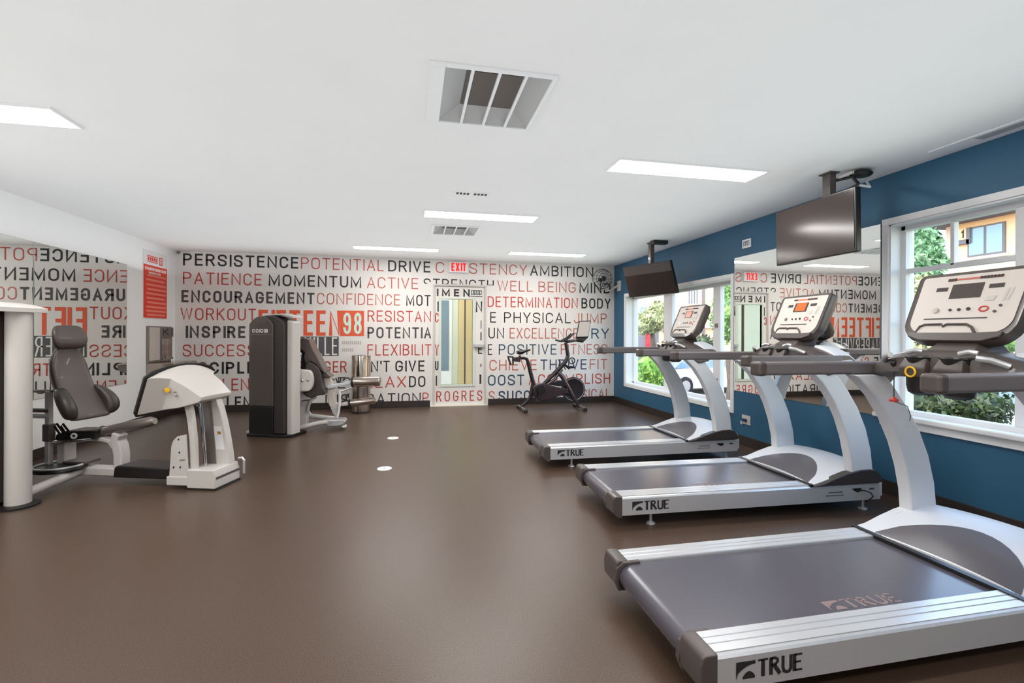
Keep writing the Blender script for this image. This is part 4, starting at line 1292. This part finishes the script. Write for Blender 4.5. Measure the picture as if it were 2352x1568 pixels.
for u, z in ((-.125, .385), (-.118, .285), (-.11, .172), (-.165, .17)):
    obj('bolt', MB().ball(lw(u, -.157, z), .006, .006, .008, 8, 6), 'jet', sp)
obj('plate_slot', lpoly(MB(), [(-.115, .222), (-.07, .226), (-.07, .235), (-.115, .231)], -.158, -.154), 'chrome', sp)
obj('foot_base', lpoly(MB(), [(-.22, .03), (-.22, .10), (-.05, .10), (-.05, .155), (.16, .155), (.18, .10), (.18, .012), (-.05, .012), (-.05, .03)], -.165, .13), 'warm_white', lp, bevel=.008)
obj('foot_trim', lbox(MB(), .178, .186, -.15, .115, .085, .10), 'dark_plastic', lp)
obj('floor_pad', lbox(MB(), -.05, .185, -.16, .13, .0, .013), 'jet', lp)
obj('hook', MB().tube([lw(.16, .135, .175), lw(.19, .14, .178), lw(.208, .14, .155), lw(.208, .14, .05)], .010, 8), 'silver', lp)

# ================================================================== LEG EXTENSION MACHINE
le = thing('leg_extension_machine', (-1.3, 6.25, 0), 'leg extension machine with dark arched weight tower in front of the word wall', 'weight machine', 'weight machines')
TU, TV, T0 = Vector((.92, -.39, 0)), Vector((.39, .92, 0)), Vector((-1.865, 6.085, 0))
def tww(u, v, z):
    return T0 + TU * u + TV * v + Vector((0, 0, z))
def arch_top(u, u0, u1, z0, zp):
    k = (u - u0) / (u1 - u0)
    return z0 + (zp - z0) * max(0, 1 - abs(2 * k - 1) ** 2.4)
def arched(u0, u1, zb, z0, zp, n=14):
    return [(u0, zb)] + [(u0 + (u1 - u0) * i / n, arch_top(u0 + (u1 - u0) * i / n, u0, u1, z0, zp)) for i in range(n + 1)] + [(u1, zb)]
body = obj('weight_tower', MB().slab([tww(u, .015, z) for u, z in arched(.01, .445, .04, 1.325, 1.415)], TV * .29), 'black_plastic', le, bevel=.012)
obj('shroud_panel', MB().slab([tww(u, -.012, z) for u, z in arched(.0, .315, .36, 1.31, 1.405)], TV * .03), 'dark_plastic', body, bevel=.010)
obj('lower_panel', MB().slab([tww(u, -.008, z) for u, z in ((.0, .03), (.315, .03), (.315, .355), (.0, .355))], TV * .03), 'jet', body, bevel=.006)
mb = MB()
mb.slab([tww(u, -.016, z) for u, z in ((.0, 1.192), (.315, 1.192), (.315, 1.197), (.0, 1.197))], TV * .005)
obj('panel_seam', mb, 'steel_dark', body, smooth=0)
mb = MB()
letters(mb, 'CCIOIB', .045, .255, 1.215, 1.258, .010, lambda u, z: tww(u, -.0135, z), gap=.25)
obj('name_print', mb, 'ink_white', body, smooth=0)
col = obj('tower_column', MB().slab([tww(u, .055, z) for u, z in ((.445, .015), (.525, .015), (.525, 1.350), (.445, 1.365))], TV * .16), 'warm_white', le, bevel=.022, seg=4)
rr = []
for i in range(11):
    u = .02 + .515 * i / 10
    z = arch_top(u, -.03, .66, 1.325, 1.425)
    rr.append([tww(u, .05, z - .006), tww(u, .24, z - .006), tww(u, .24, z + .012), tww(u, .05, z + .012)])
obj('tower_cap', MB().ring_loft(rr), 'warm_white', col, bevel=.004)
obj('tower_plinth', MB().slab([tww(u, v, 0) for u, v in ((-.02, -.02), (.45, -.0), (.53, .04), (.53, .32), (-.02, .32))], (0, 0, .035)), 'jet', le, bevel=.006)
obj('floor_lug', MB().slab([tww(-.06, .02, .03), tww(.02, .02, .03), tww(.02, .07, .03), tww(-.06, .07, .03)], (0, 0, .03)), 'warm_white', le, bevel=.006)
def D(pts, Y):
    return [at(x, y, 'y', Y) for x, y in crop(640, 760, 6.532, pts)]
def dprism(name, pts, y0, y1, m, bevel=.006, parent=None, smooth=40, **kw):
    return obj(name, MB().slab(D(pts, y0), (0, y1 - y0, 0)), m, parent or le, bevel=bevel, smooth=smooth, **kw)
hs = [(150, 580), (330, 578), (440, 588)] + [(440 + 75 * sin(pi * k / 10) , 588 + 158 * (1 - cos(pi * k / 10))) for k in range(1, 10)] + [(440, 905), (150, 905)]
pv = dprism('pivot_housing', hs, 6.10, 6.20, 'warm_white', .014)
dprism('pivot_slot', [(415, 742), (455, 744), (455, 754), (415, 752)], 6.096, 6.102, 'jet', 0, pv)
obj('pivot_bolt', MB().ball(D([(352, 743)], 6.10)[0], .017, .010, .022, 12, 6), 'chrome', pv)
dprism('backrest', [(262, 150), (300, 116), (380, 105), (455, 128), (490, 225), (520, 290), (560, 360), (605, 450), (650, 540), (700, 620), (690, 640), (640, 600), (560, 500), (470, 450), (405, 495), (375, 400), (388, 322), (310, 262)], 6.24, 6.58, 'vinyl', .016, smooth=50)
dprism('backrest_shell', [(262, 150), (310, 262), (388, 322), (372, 400), (405, 495), (400, 580), (330, 575), (335, 400), (345, 335), (280, 260), (255, 180)], 6.28, 6.54, 'jet', .008)
dprism('seat_pad', [(400, 500), (450, 455), (540, 500), (600, 560), (635, 640), (645, 740), (660, 840), (715, 930), (690, 960), (600, 965), (505, 1002), (430, 985), (350, 912), (440, 905), (505, 850), (520, 740), (470, 600), (390, 580)], 6.21, 6.60, 'black_plastic', .016, smooth=50)
dprism('thigh_pad', [(690, 600), (740, 655), (785, 690), (770, 700), (655, 690), (640, 620)], 6.30, 6.56, 'vinyl', .010)
dprism('seat_frame', [(212, 905), (350, 912), (430, 985), (505, 1005), (400, 1035), (222, 1052)], 6.24, 6.50, 'warm_white', .010)
dprism('post', [(320, 1048), (470, 1040), (430, 1130), (425, 1430), (300, 1425), (312, 1200)], 6.30, 6.42, 'warm_white', .014)
obj('brace', MB().tube(D([(560, 985), (490, 1030), (450, 1110), (435, 1200)], 6.29), .020, 10), 'silver', le)
obj('base_tube', MB().tube(D([(140, 1490), (240, 1475), (420, 1425), (600, 1380), (740, 1362)], 6.20), .030, 12), 'warm_white', le)
obj('base_tube', MB().tube(D([(430, 1265), (600, 1285), (800, 1310), (980, 1345)], 6.52), .030, 12), 'warm_white', le)
obj('base_tube', MB().tube(D([(440, 1160), (450, 1215), (490, 1260), (600, 1285)], 6.52), .016, 10), 'silver', le)
dprism('base_foot', [(620, 1370), (760, 1330), (980, 1325), (1010, 1360), (985, 1400), (900, 1432), (780, 1440), (680, 1420)], 6.28, 6.46, 'silver', .016)
dprism('floor_pad', [(945, 1425), (1005, 1420), (1010, 1448), (950, 1450)], 6.30, 6.40, 'white_trim', .006)
lever = dprism('lever_arm', [(660, 680), (778, 684), (800, 780), (835, 960), (862, 1082), (935, 1080), (1050, 1075), (1050, 1120), (890, 1132), (775, 1152), (745, 1080), (710, 900)], 6.36, 6.43, 'panel', .010)
dprism('lever_tip', [(775, 1150), (890, 1130), (895, 1180), (872, 1290), (855, 1296), (810, 1235)], 6.36, 6.43, 'silver', .008, lever)
dprism('roller_arm', [(720, 840), (760, 815), (1120, 745), (1170, 752), (1170, 790), (1000, 812), (740, 872)], 6.33, 6.40, 'silver_paint', .008, lever)
obj('strut', MB().tube(D([(912, 880), (922, 980), (915, 1100), (900, 1220), (878, 1300)], 6.34), .014, 10), 'white_trim', lever)
obj('rod', MB().tube(D([(880, 905), (1000, 885), (1130, 825)], 6.36), .014, 10), 'silver', lever)
a, b = D([(1120, 762), (1535, 745)], 6.38)
b = b + Vector((0, -.06, 0))
def roller(a, b, r, parent):
    d = (b - a).normalized()
    ro = obj('roller', MB().tube([a, a + d * .012, b - d * .02, b - d * .006, b], [r * .8, r, r, r * .9, r * .6], 22), 'steel', parent)
    obj('roller_collar', MB().tube([a - d * .012, a + d * .012], r * 1.14, 22), 'jet', ro)
    return ro
roller(a, b, .064, lever)
a, b = D([(1075, 1085), (1455, 1030)], 6.38)
roller(a, b + Vector((0, -.05, 0)), .046, lever)
obj('roller_bracket', MB().tube(D([(950, 1060), (1010, 1040), (1020, 960), (1060, 945)], 6.37), .012, 8), 'jet', lever)
mb = MB()
mb.tube(D([(770, 770), (785, 700), (830, 735), (860, 705), (880, 770), (930, 745), (930, 700)], 6.45), .010, 8)
obj('hand_lever', mb, 'jet', le)
obj('hand_loop', MB().tube(D([(965, 745), (1000, 705), (1050, 705), (1075, 735)], 6.45), .010, 8), 'jet', le)
obj('adjust_lever', MB().tube(D([(590, 965), (620, 930), (690, 945), (640, 860)], 6.25), .012, 8), 'silver', le)
obj('tower_label', MB().slab(D([(235, 455), (280, 455), (278, 570), (232, 570)], 6.2), (0, .004, 0)), 'gold', le)

# ================================================================== EXERCISE BIKE
BY = 7.35
def Bk(pts, Y=BY):
    return [at(x, y, 'y', Y) for x, y in crop(1130, 720, 6.273, pts)]
bk = thing('exercise_bike', (2.2, BY, 0), 'dark indoor exercise bike standing before the word wall', 'exercise bike')
obj('seat_post', MB().tube(Bk([(600, 1020), (555, 850), (520, 700), (500, 655), (460, 640), (300, 645)]), [.034, .032, .030, .026, .024, .022], 12), 'bike_black', bk)
obj('saddle_post', MB().tube(Bk([(400, 640), (402, 600)]), .018, 10), 'bike_black', bk)
sd = Bk([(345, 545), (420, 545), (480, 530), (570, 522)])
sa = obj('saddle', MB().ring_loft([[p + Vector((0, -w, -.004)), p + Vector((0, -w * .7, .018)), p + Vector((0, w * .7, .018)), p + Vector((0, w, -.004)), p + Vector((0, w * .6, -h)), p + Vector((0, -w * .6, -h))]
         for p, w, h in zip(sd, (.085, .09, .05, .018), (.05, .06, .03, .010))]), 'bike_black', bk, smooth=60, subsurf=1)
obj('weight_holder', MB().tube(Bk([(222, 622), (300, 625), (305, 735), (275, 740), (240, 650)]), .016, 8, closed=True), 'bike_black', bk)
obj('seat_clamp', MB().slab(Bk([(315, 630), (420, 620), (410, 700), (310, 690)], BY - .04), (0, .08, 0)), 'bike_rose', bk, bevel=.008)
obj('main_frame', MB().tube(Bk([(740, 1020), (860, 900), (980, 780), (1060, 690), (1095, 610)]), [.030, .034, .036, .034, .030], 12), 'bike_black', bk)
obj('lower_frame', MB().tube(Bk([(800, 1010), (900, 950), (960, 860), (1010, 800)]), [.022, .024, .026, .024], 10), 'bike_rose', bk)
obj('handlebar_post', MB().tube(Bk([(1095, 610), (1080, 520), (1062, 415)]), [.032, .030, .026], 12), 'bike_black', bk)
hb = Bk([(970, 400), (1050, 400), (1200, 385), (1250, 395)])
mb = MB()
hbm = obj('handlebar', mb.tube([hb[0] + Vector((0, -.22, .02)), hb[1] + Vector((0, -.20, 0)), hb[2] + Vector((0, -.05, 0)), hb[2] + Vector((0, .05, 0)), hb[1] + Vector((0, .20, 0)), hb[0] + Vector((0, .22, .02))], .017, 10), 'bike_black', bk)
obj('stem', MB().tube(Bk([(1062, 415), (1200, 388), (1300, 400)]), .018, 10), 'bike_black', bk)
for dy in (-.06, .06):
    obj('bar_horn', MB().tube([p + Vector((0, dy, 0)) for p in Bk([(1010, 395), (1100, 345), (1160, 285)])], [.016, .015, .012], 8), 'bike_black', bk)
scr = Bk([(1258, 105), (1425, 100), (1392, 340), (1212, 345)])
tb = obj('tablet', MB().slab(scr, (.0, .03, .0)), 'jet', bk, bevel=.008)
cc = sum(scr, Vector()) / 4
obj('tablet_screen', MB().slab([cc + (p - cc) * .90 + Vector((0, -.003, 0)) for p in scr], (0, .004, 0)), 'panel', tb, smooth=0)  # pale colour stands in for the white wall mirrored in the screen
obj('tablet_bracket', MB().slab(Bk([(1212, 345), (1392, 340), (1310, 420), (1240, 400)], BY + .005), (0, .03, 0)), 'jet', bk, bevel=.006)
obj('bottle_loop', MB().torus(Bk([(1152, 680)])[0], .048, .009, 'y', 26, 8), 'bike_black', bk)
obj('resistance_knob', MB().tube(Bk([(1050, 740), (1100, 775), (1180, 770)]), [.020, .024, .018], 10), 'jet', bk)
obj('brake_lever', MB().tube(Bk([(960, 660), (985, 700), (960, 750)]), .012, 8), 'jet', bk)
obj('front_fork', MB().tube(Bk([(940, 840), (1010, 900), (1100, 1060), (1190, 1230), (1260, 1345)]), [.030, .040, .036, .030, .026], 12), 'bike_rose', bk)
obj('rear_leg', MB().tube(Bk([(590, 1010), (570, 1120), (545, 1220), (480, 1290), (410, 1350)]), [.030, .032, .030, .024, .022], 12), 'bike_black', bk)
cg = [(590, 1070), (620, 1025), (700, 1003), (790, 1010), (940, 1060), (1090, 1080), (1110, 1150), (1000, 1180), (860, 1230), (720, 1262), (640, 1240), (600, 1170)]
gd = obj('chain_guard', MB().slab(Bk(cg, BY - .05), (0, .10, 0)), 'bike_rose', bk, bevel=.018, seg=3)
ck = Bk([(695, 1112)], BY - .055)[0]
obj('guard_ring', MB().torus(ck, .088, .010, 'y', 30, 8), 'bike_black', gd)
crk = obj('crank', MB().lathe([(.0, -.03), (.05, -.028), (.058, -.01), (.058, .01), (.0, .012)], ck, 'y', 26), 'jet', bk)
obj('crank_arm', MB().bar([ck + Vector((0, -.035, 0)), ck + Vector((-.06, -.04, -.155))], .016, .03), 'bike_black', crk)
obj('pedal', MB().box(ck.x - .11, ck.x - .01, ck.y - .13, ck.y - .045, ck.z - .17, ck.z - .145), 'jet', crk, bevel=.006)
fwc = Bk([(1170, 1090)], BY + .03)[0]
fw = obj('flywheel', MB().lathe([(.0, -.012), (.10, -.012), (.155, -.02), (.195, -.024), (.200, -.012), (.200, .012), (.195, .024), (.155, .02), (.10, .012), (.0, .012)], fwc, 'y', 44), 'bike_black', bk, smooth=30)
obj('flywheel_rim', MB().torus((fwc.x, fwc.y - .022, fwc.z), .178, .008, 'y', 44, 8), 'steel_dark', fw)
obj('wheel_cover', MB().slab(Bk([(940, 1062), (1080, 1110), (1140, 1165), (1080, 1180), (990, 1140)], BY - .02), (0, .07, 0)), 'jet', bk, bevel=.010)
obj('top_beam', MB().slab(Bk([(810, 1000), (960, 965), (1040, 965), (1070, 1050), (960, 1050), (840, 1025)], BY - .03), (0, .06, 0)), 'bike_black', bk, bevel=.012)
def bfoot(px, ya, yb):
    p = Bk([px])[0]
    f = obj('stabilizer', MB().tube([(p.x, p.y + ya, .035), (p.x, p.y, .045), (p.x, p.y + yb, .035)], .024, 12), 'steel_dark', bk)
    for yy in (ya, yb):
        obj('floor_round', MB().lathe([(.0, .0), (.03, .0), (.032, .02), (.026, .05), (.0, .055)], (p.x, p.y + yy, 0), 'z', 14), 'jet', f)
    return f
bfoot((430, 1350), -.26, .24)
bfoot((1262, 1350), -.26, .24)

# ================================================================== OUTSIDE THE WINDOWS
GZ = -0.9
g = struct('ground', MB().box(XR + WT + .3, 60, -20, 60, GZ - .3, GZ), 'asphalt')
g = struct('ground_bank', MB().box(XR + WT + .3, 6.2, -4, 12, GZ - .1, -.35), 'lawn')
struct('wall_corridor', MB().box(-3.2, 0.93, 9.9, 10.1, -.1, 2.9), 'pale_green')
struct('wall_corridor_side', MB().box(0.935, 3.2, 9.7, 10.1, -.1, 2.9), 'ochre')
struct('corridor_shade_roof', MB().box(-3.2, 3.2, YB + .2, 10.1, 2.6, 2.7), 'ext_white')  # unseen roof added to keep the sun off the corridor walls
struct('floor_corridor', MB().box(-3.2, 3.2, YB + .2, 10.1, -.3, -.02), 'ext_white')
hd_ = thing('corridor_door', (.5, 9.88, 0), 'pale glazed door seen through the glass of the back door', 'door')
obj('frame', MB().slab([(.28, 9.86, 0), (.80, 9.86, 0), (.80, 9.86, 2.1), (.28, 9.86, 2.1)], (0, .04, 0)), 'white_trim', hd_, bevel=.006)
obj('pane', MB().box(.56, .74, 9.85, 9.858, .45, 1.9), 'ext_glass', hd_, smooth=0)
ceiling_light(.1, 1.0, 8.75, 9.0, 'added light panel brightening the walkway behind the back door').location.z = 2.6  # added lamp so the roofed walkway looks bright through the door glass
obj('pull_handle', MB().tube([(.45, 9.83, .8), (.45, 9.83, 1.3)], .015, 8), 'steel_dark', hd_)

def foliage(parent, blobs, leaf, n, m, seed):
    rnd = random.Random(seed)
    mb = MB()
    tot = sum(b[3] * b[5] for b in blobs)
    for cx, cy, cz, rx, ry, rz in blobs:
        k = int(n * rx * rz / tot)
        for _ in range(k):
            while True:
                p = Vector((rnd.uniform(-1, 1), rnd.uniform(-1, 1), rnd.uniform(-1, 1)))
                if .35 < p.length < 1:
                    break
            p = p.normalized() * (p.length ** .45) * rnd.uniform(.8, 1.06)
            c = Vector((cx + p.x * rx, cy + p.y * ry, cz + p.z * rz))
            d = Vector((rnd.gauss(0, 1), rnd.gauss(0, 1), rnd.gauss(0, .7))).normalized()
            e = d.orthogonal().normalized()
            e.rotate(Matrix.Rotation(rnd.uniform(0, 6.28), 3, d))
            f = d.cross(e)
            s1, s2 = leaf * rnd.uniform(.7, 1.4), leaf * rnd.uniform(.35, .7)
            mb.face([mb.v(c - e * s1), mb.v(c + f * s2), mb.v(c + e * s1), mb.v(c - f * s2)])
        mb.ball((cx, cy, cz), rx * .72, ry * .72, rz * .74, 12, 7)
    return obj('foliage', mb, m, parent, smooth=0)

def tree(name, x, y, blobs, leaf, n, m, seed, label, cat, trunk=None, group=None):
    t = thing(name, (x, y, GZ), label, cat, group)
    foliage(t, [(x + b[0], y + b[1], b[2], b[3], b[4], b[5]) for b in blobs], leaf, n, m, seed)
    if trunk:
        obj('trunk', MB().tube([(x, y, GZ - .05), (x + .04, y, GZ + trunk * .5), (x - .03, y + .05, GZ + trunk)], [.12, .09, .06], 10), 'bark', t)
    return t
p = at(1500, 735, 'y', 14.0)
tree('tree', p.x, p.y, [(0, 0, p.z, .55, .55, .42), (-.35, 0, p.z - .2, .4, .4, .3), (.3, .1, p.z + .35, .35, .35, .3)], .06, 1500, 'leaf_olive', 1, 'pale olive tree behind the left pane of the far window', 'tree', 2.6)
p = at(1490, 845, 'y', 10.2)
tree('bush', p.x, p.y, [(0, 0, p.z, .42, .4, .38), (-.35, .1, p.z - .25, .4, .4, .45), (.3, .1, p.z - .35, .35, .35, .4), (0, 0, p.z - .65, .5, .45, .5)], .05, 2200, 'leaf_bright', 2, 'bright green bush at the bottom left of the far window', 'bush')
p = at(1676, 715, 'y', 11.5)
tree('tree', p.x, p.y, [(0, 0, p.z, .55, .6, .7), (.5, .2, p.z + .5, .6, .6, .6), (.1, .2, p.z - .5, .35, .4, .4)], .06, 1800, 'leaf_green', 3, 'leafy green tree at the right edge of the far window', 'tree', 1.6)
p = at(1615, 782, 'y', 19.5)
tree('bush', p.x, p.y, [(0, 0, p.z - .1, .6, .4, .42), (-.1, 0, p.z - .8, .7, .5, .7)], .07, 700, 'leaf_dark', 4, 'dark shrub against the tan building seen through the far window', 'bush')
p = at(2120, 590, 'x', 11.5)
tree('tree', p.x, p.y, [(0, .12, p.z - .02, .7, .42, .80), (-.2, .45, p.z - .7, .6, .5, .6), (.2, .3, p.z + .35, .5, .45, .5), (.2, .3, p.z - 1.5, .7, .55, .7)], .075, 4200, 'leaf_blue', 5, 'tall green tree behind the left part of the near window', 'tree', 2.6)
p = at(2105, 690, 'x', 8.6)
tree('bush', p.x, p.y, [(0, 0, p.z, .5, .55, .5), (.1, -.4, p.z - .6, .5, .5, .5), (0, .2, p.z - .9, .6, .6, .6)], .055, 2400, 'leaf_olive', 6, 'pale flowering shrub low behind the near window', 'bush', 1.5)
p = at(2150, 930, 'x', 6.6)
tree('bush', p.x, p.y, [(0, 0, p.z, .35, .5, .30), (.1, -.38, p.z + .05, .32, .38, .28), (0, .3, p.z - .1, .4, .5, .35)], .04, 2600, 'leaf_dark', 7, 'dark green bush at the bottom of the near window', 'bush')
p = at(2270, 790, 'x', 13.0)
tree('bush', p.x, p.y, [(0, 0, p.z, .55, .75, .4), (0, 0, p.z - .6, .6, .8, .5)], .06, 1000, 'leaf_green', 8, 'rounded green hedge behind the nearest console', 'bush')

# the apartment block across the parking lot
BX = 19.0
ba = thing('apartment_building', (BX + 4, 4, GZ), 'tan apartment building with a sliding window and deep eaves behind the near window', 'building', 'apartment buildings')
yc = at(2176, 560, 'x', BX).y
ze = at(2250, 507, 'x', BX).z
obj('wall', MB().box(BX, BX + 9, -9, yc, GZ, ze + .3), 'tan_stucco', ba, smooth=0)
obj('corner_board', MB().box(BX - .04, BX + .1, yc - .28, yc + .02, GZ, ze), 'peach_trim', ba, smooth=0)
rf = obj('roof', MB().box(BX - .9, BX + 10, -10, yc + .55, ze + .15, ze + 1.5), 'peach_trim', ba, smooth=0)
obj('soffit', MB().box(BX - .85, BX + 9, -9.9, yc + .5, ze + .02, ze + .16), 'eave', rf, smooth=0)
a, b = at(2230, 527, 'x', BX), at(2306, 577, 'x', BX)
wn_ = obj('window', MB().box(BX - .07, BX + .02, b.y - .06, a.y + .06, b.z - .06, a.z + .06), 'eave', ba, bevel=.01, smooth=0)
ym = (a.y + b.y) / 2
for y0, y1 in ((b.y, ym - .04), (ym + .04, a.y)):
    obj('pane', MB().box(BX - .085, BX - .06, y0, y1, b.z, a.z), 'ext_glass', wn_, smooth=0)
obj('window_sill', MB().box(BX - .14, BX, b.y - .15, a.y + .15, b.z - .16, b.z - .07), 'peach_trim', wn_, smooth=0)
a, b = at(2192, 529, 'x', BX - .1), at(2221, 549, 'x', BX - .1)
sg = obj('number_board', MB().box(BX - .12, BX, b.y, a.y, b.z, a.z), 'tan_stucco', ba, smooth=0)
obj('board_trim', MB().box(BX - .16, BX, b.y - .1, a.y + .02, b.z - .16, b.z - .02).box(BX - .16, BX, b.y - .12, b.y - .01, b.z - .16, a.z), 'eave', sg, smooth=0)
mb = MB()
letters(mb, '1', -(b.y + (a.y - b.y) * .42), -(b.y + (a.y - b.y) * .16), b.z + .06, a.z - .06, .05, lambda u, z: (BX - .125, -u, z))
obj('house_number', mb, 'ink_black', sg, smooth=0)

FYB = 22.0
bb = thing('apartment_building', (12, FYB + 3, GZ), 'tan apartment building with a red door behind the far window', 'building', 'apartment buildings')
obj('wall', MB().box(6.0, 18.4, FYB, FYB + 6, GZ, 7.5), 'tan_stucco', bb, smooth=0)
obj('belt_course', MB().box(6.0, 18.4, FYB - .12, FYB, 1.55, 1.75), 'peach_trim', bb, smooth=0)
a = at(1612, 690, 'y', FYB)
obj('downspout', MB().box(a.x, a.x + .10, FYB - .12, FYB, GZ, 6.8), 'eave', bb, smooth=0)
a, b = at(1462, 748, 'y', FYB - 1.0), at(1508, 800, 'y', FYB - 1.0)
pr = obj('porch', MB().box(a.x, b.x, FYB - 1.2, FYB, GZ, a.z), 'eave', bb, smooth=0)
a, b = at(1483, 753, 'y', FYB - 1.2), at(1501, 800, 'y', FYB - 1.2)
obj('red_door', MB().box(a.x, b.x, FYB - 1.26, FYB - 1.18, GZ, a.z), 'door_red', pr, smooth=0, label='red door')
a, b = at(1470, 705, 'y', FYB), at(1482, 722, 'y', FYB)
obj('window', MB().box(a.x, b.x + .3, FYB - .05, FYB + .02, b.z, a.z), 'ext_glass', bb, smooth=0)
a, b = at(1578, 672, 'y', FYB), at(1602, 700, 'y', FYB)
sh = obj('louvre', MB().box(a.x, b.x, FYB - .06, FYB, b.z, a.z + 1.2), 'ext_white', bb, smooth=0)
for k in range(4):
    x = a.x + (b.x - a.x) * (k + .3) / 4
    obj('slat', MB().box(x, x + .06, FYB - .09, FYB - .05, b.z + .05, a.z + 1.1), 'eave', sh, smooth=0)

def car(x, y, rz, paint, label):
    t = thing('car', (0, 0, 0), label, 'car', 'parked cars')
    sec = lambda px_, w, zs: [(px_, -w, zs[0]), (px_, -w, zs[1]), (px_, -w * .92, zs[2]), (px_, w * .92, zs[2]), (px_, w, zs[1]), (px_, w, zs[0])]
    obj('body', MB().ring_loft([sec(-2.2, .75, (.35, .55, .70)), sec(-2.1, .85, (.25, .62, .88)), sec(-1.2, .88, (.22, .70, .95)), sec(.6, .88, (.22, .70, .95)), sec(1.5, .87, (.22, .66, .90)), sec(2.1, .80, (.25, .58, .74)), sec(2.25, .70, (.36, .52, .62))]), paint, t, bevel=.03, smooth=50)
    cb = lambda px_, w, zb, zt, wt: [(px_, -w, zb), (px_, w, zb), (px_ , wt, zt), (px_, -wt, zt)]
    obj('cabin', MB().ring_loft([[(-1.75, -.80, .93), (-1.75, .80, .93), (-1.70, .78, .95), (-1.70, -.78, .95)], [(-1.1, -.82, .93), (-1.1, .82, .93), (-1.0, .62, 1.38), (-1.0, -.62, 1.38)],
                                 [(.2, -.82, .93), (.2, .82, .93), (.05, .62, 1.42), (.05, -.62, 1.42)], [(1.05, -.80, .92), (1.05, .80, .92), (1.0, .78, .94), (1.0, -.78, .94)]]), 'ext_glass', t, bevel=.02, smooth=40)
    obj('roof', MB().box(-1.0, .08, -.62, .62, 1.385, 1.45), paint, t, bevel=.03)
    for wx in (-1.35, 1.40):
        for wy_ in (-.80, .80):
            w_ = obj('wheel', MB().lathe([(.0, -.10), (.22, -.10), (.32, -.09), (.33, 0), (.32, .09), (.22, .10), (.0, .10)], (wx, wy_, .33), 'y', 22), 'tyre', t)
            obj('hub', MB().lathe([(.0, -.112), (.19, -.108), (.20, .108), (.0, .112)], (wx, wy_, .33), 'y', 18), 'silver', w_)
    t.location = (x, y, GZ)
    t.rotation_euler = (0, 0, rz)
    return t
p = at(1600, 850, 'y', 16.0)
car(p.x + .1, 16.0, radians(8), 'car_white', 'white car parked outside the far window')
p = at(2300, 915, 'x', 10.4)
car(p.x + .4, p.y - .4, radians(100), 'car_white', 'white car parked outside the near window')
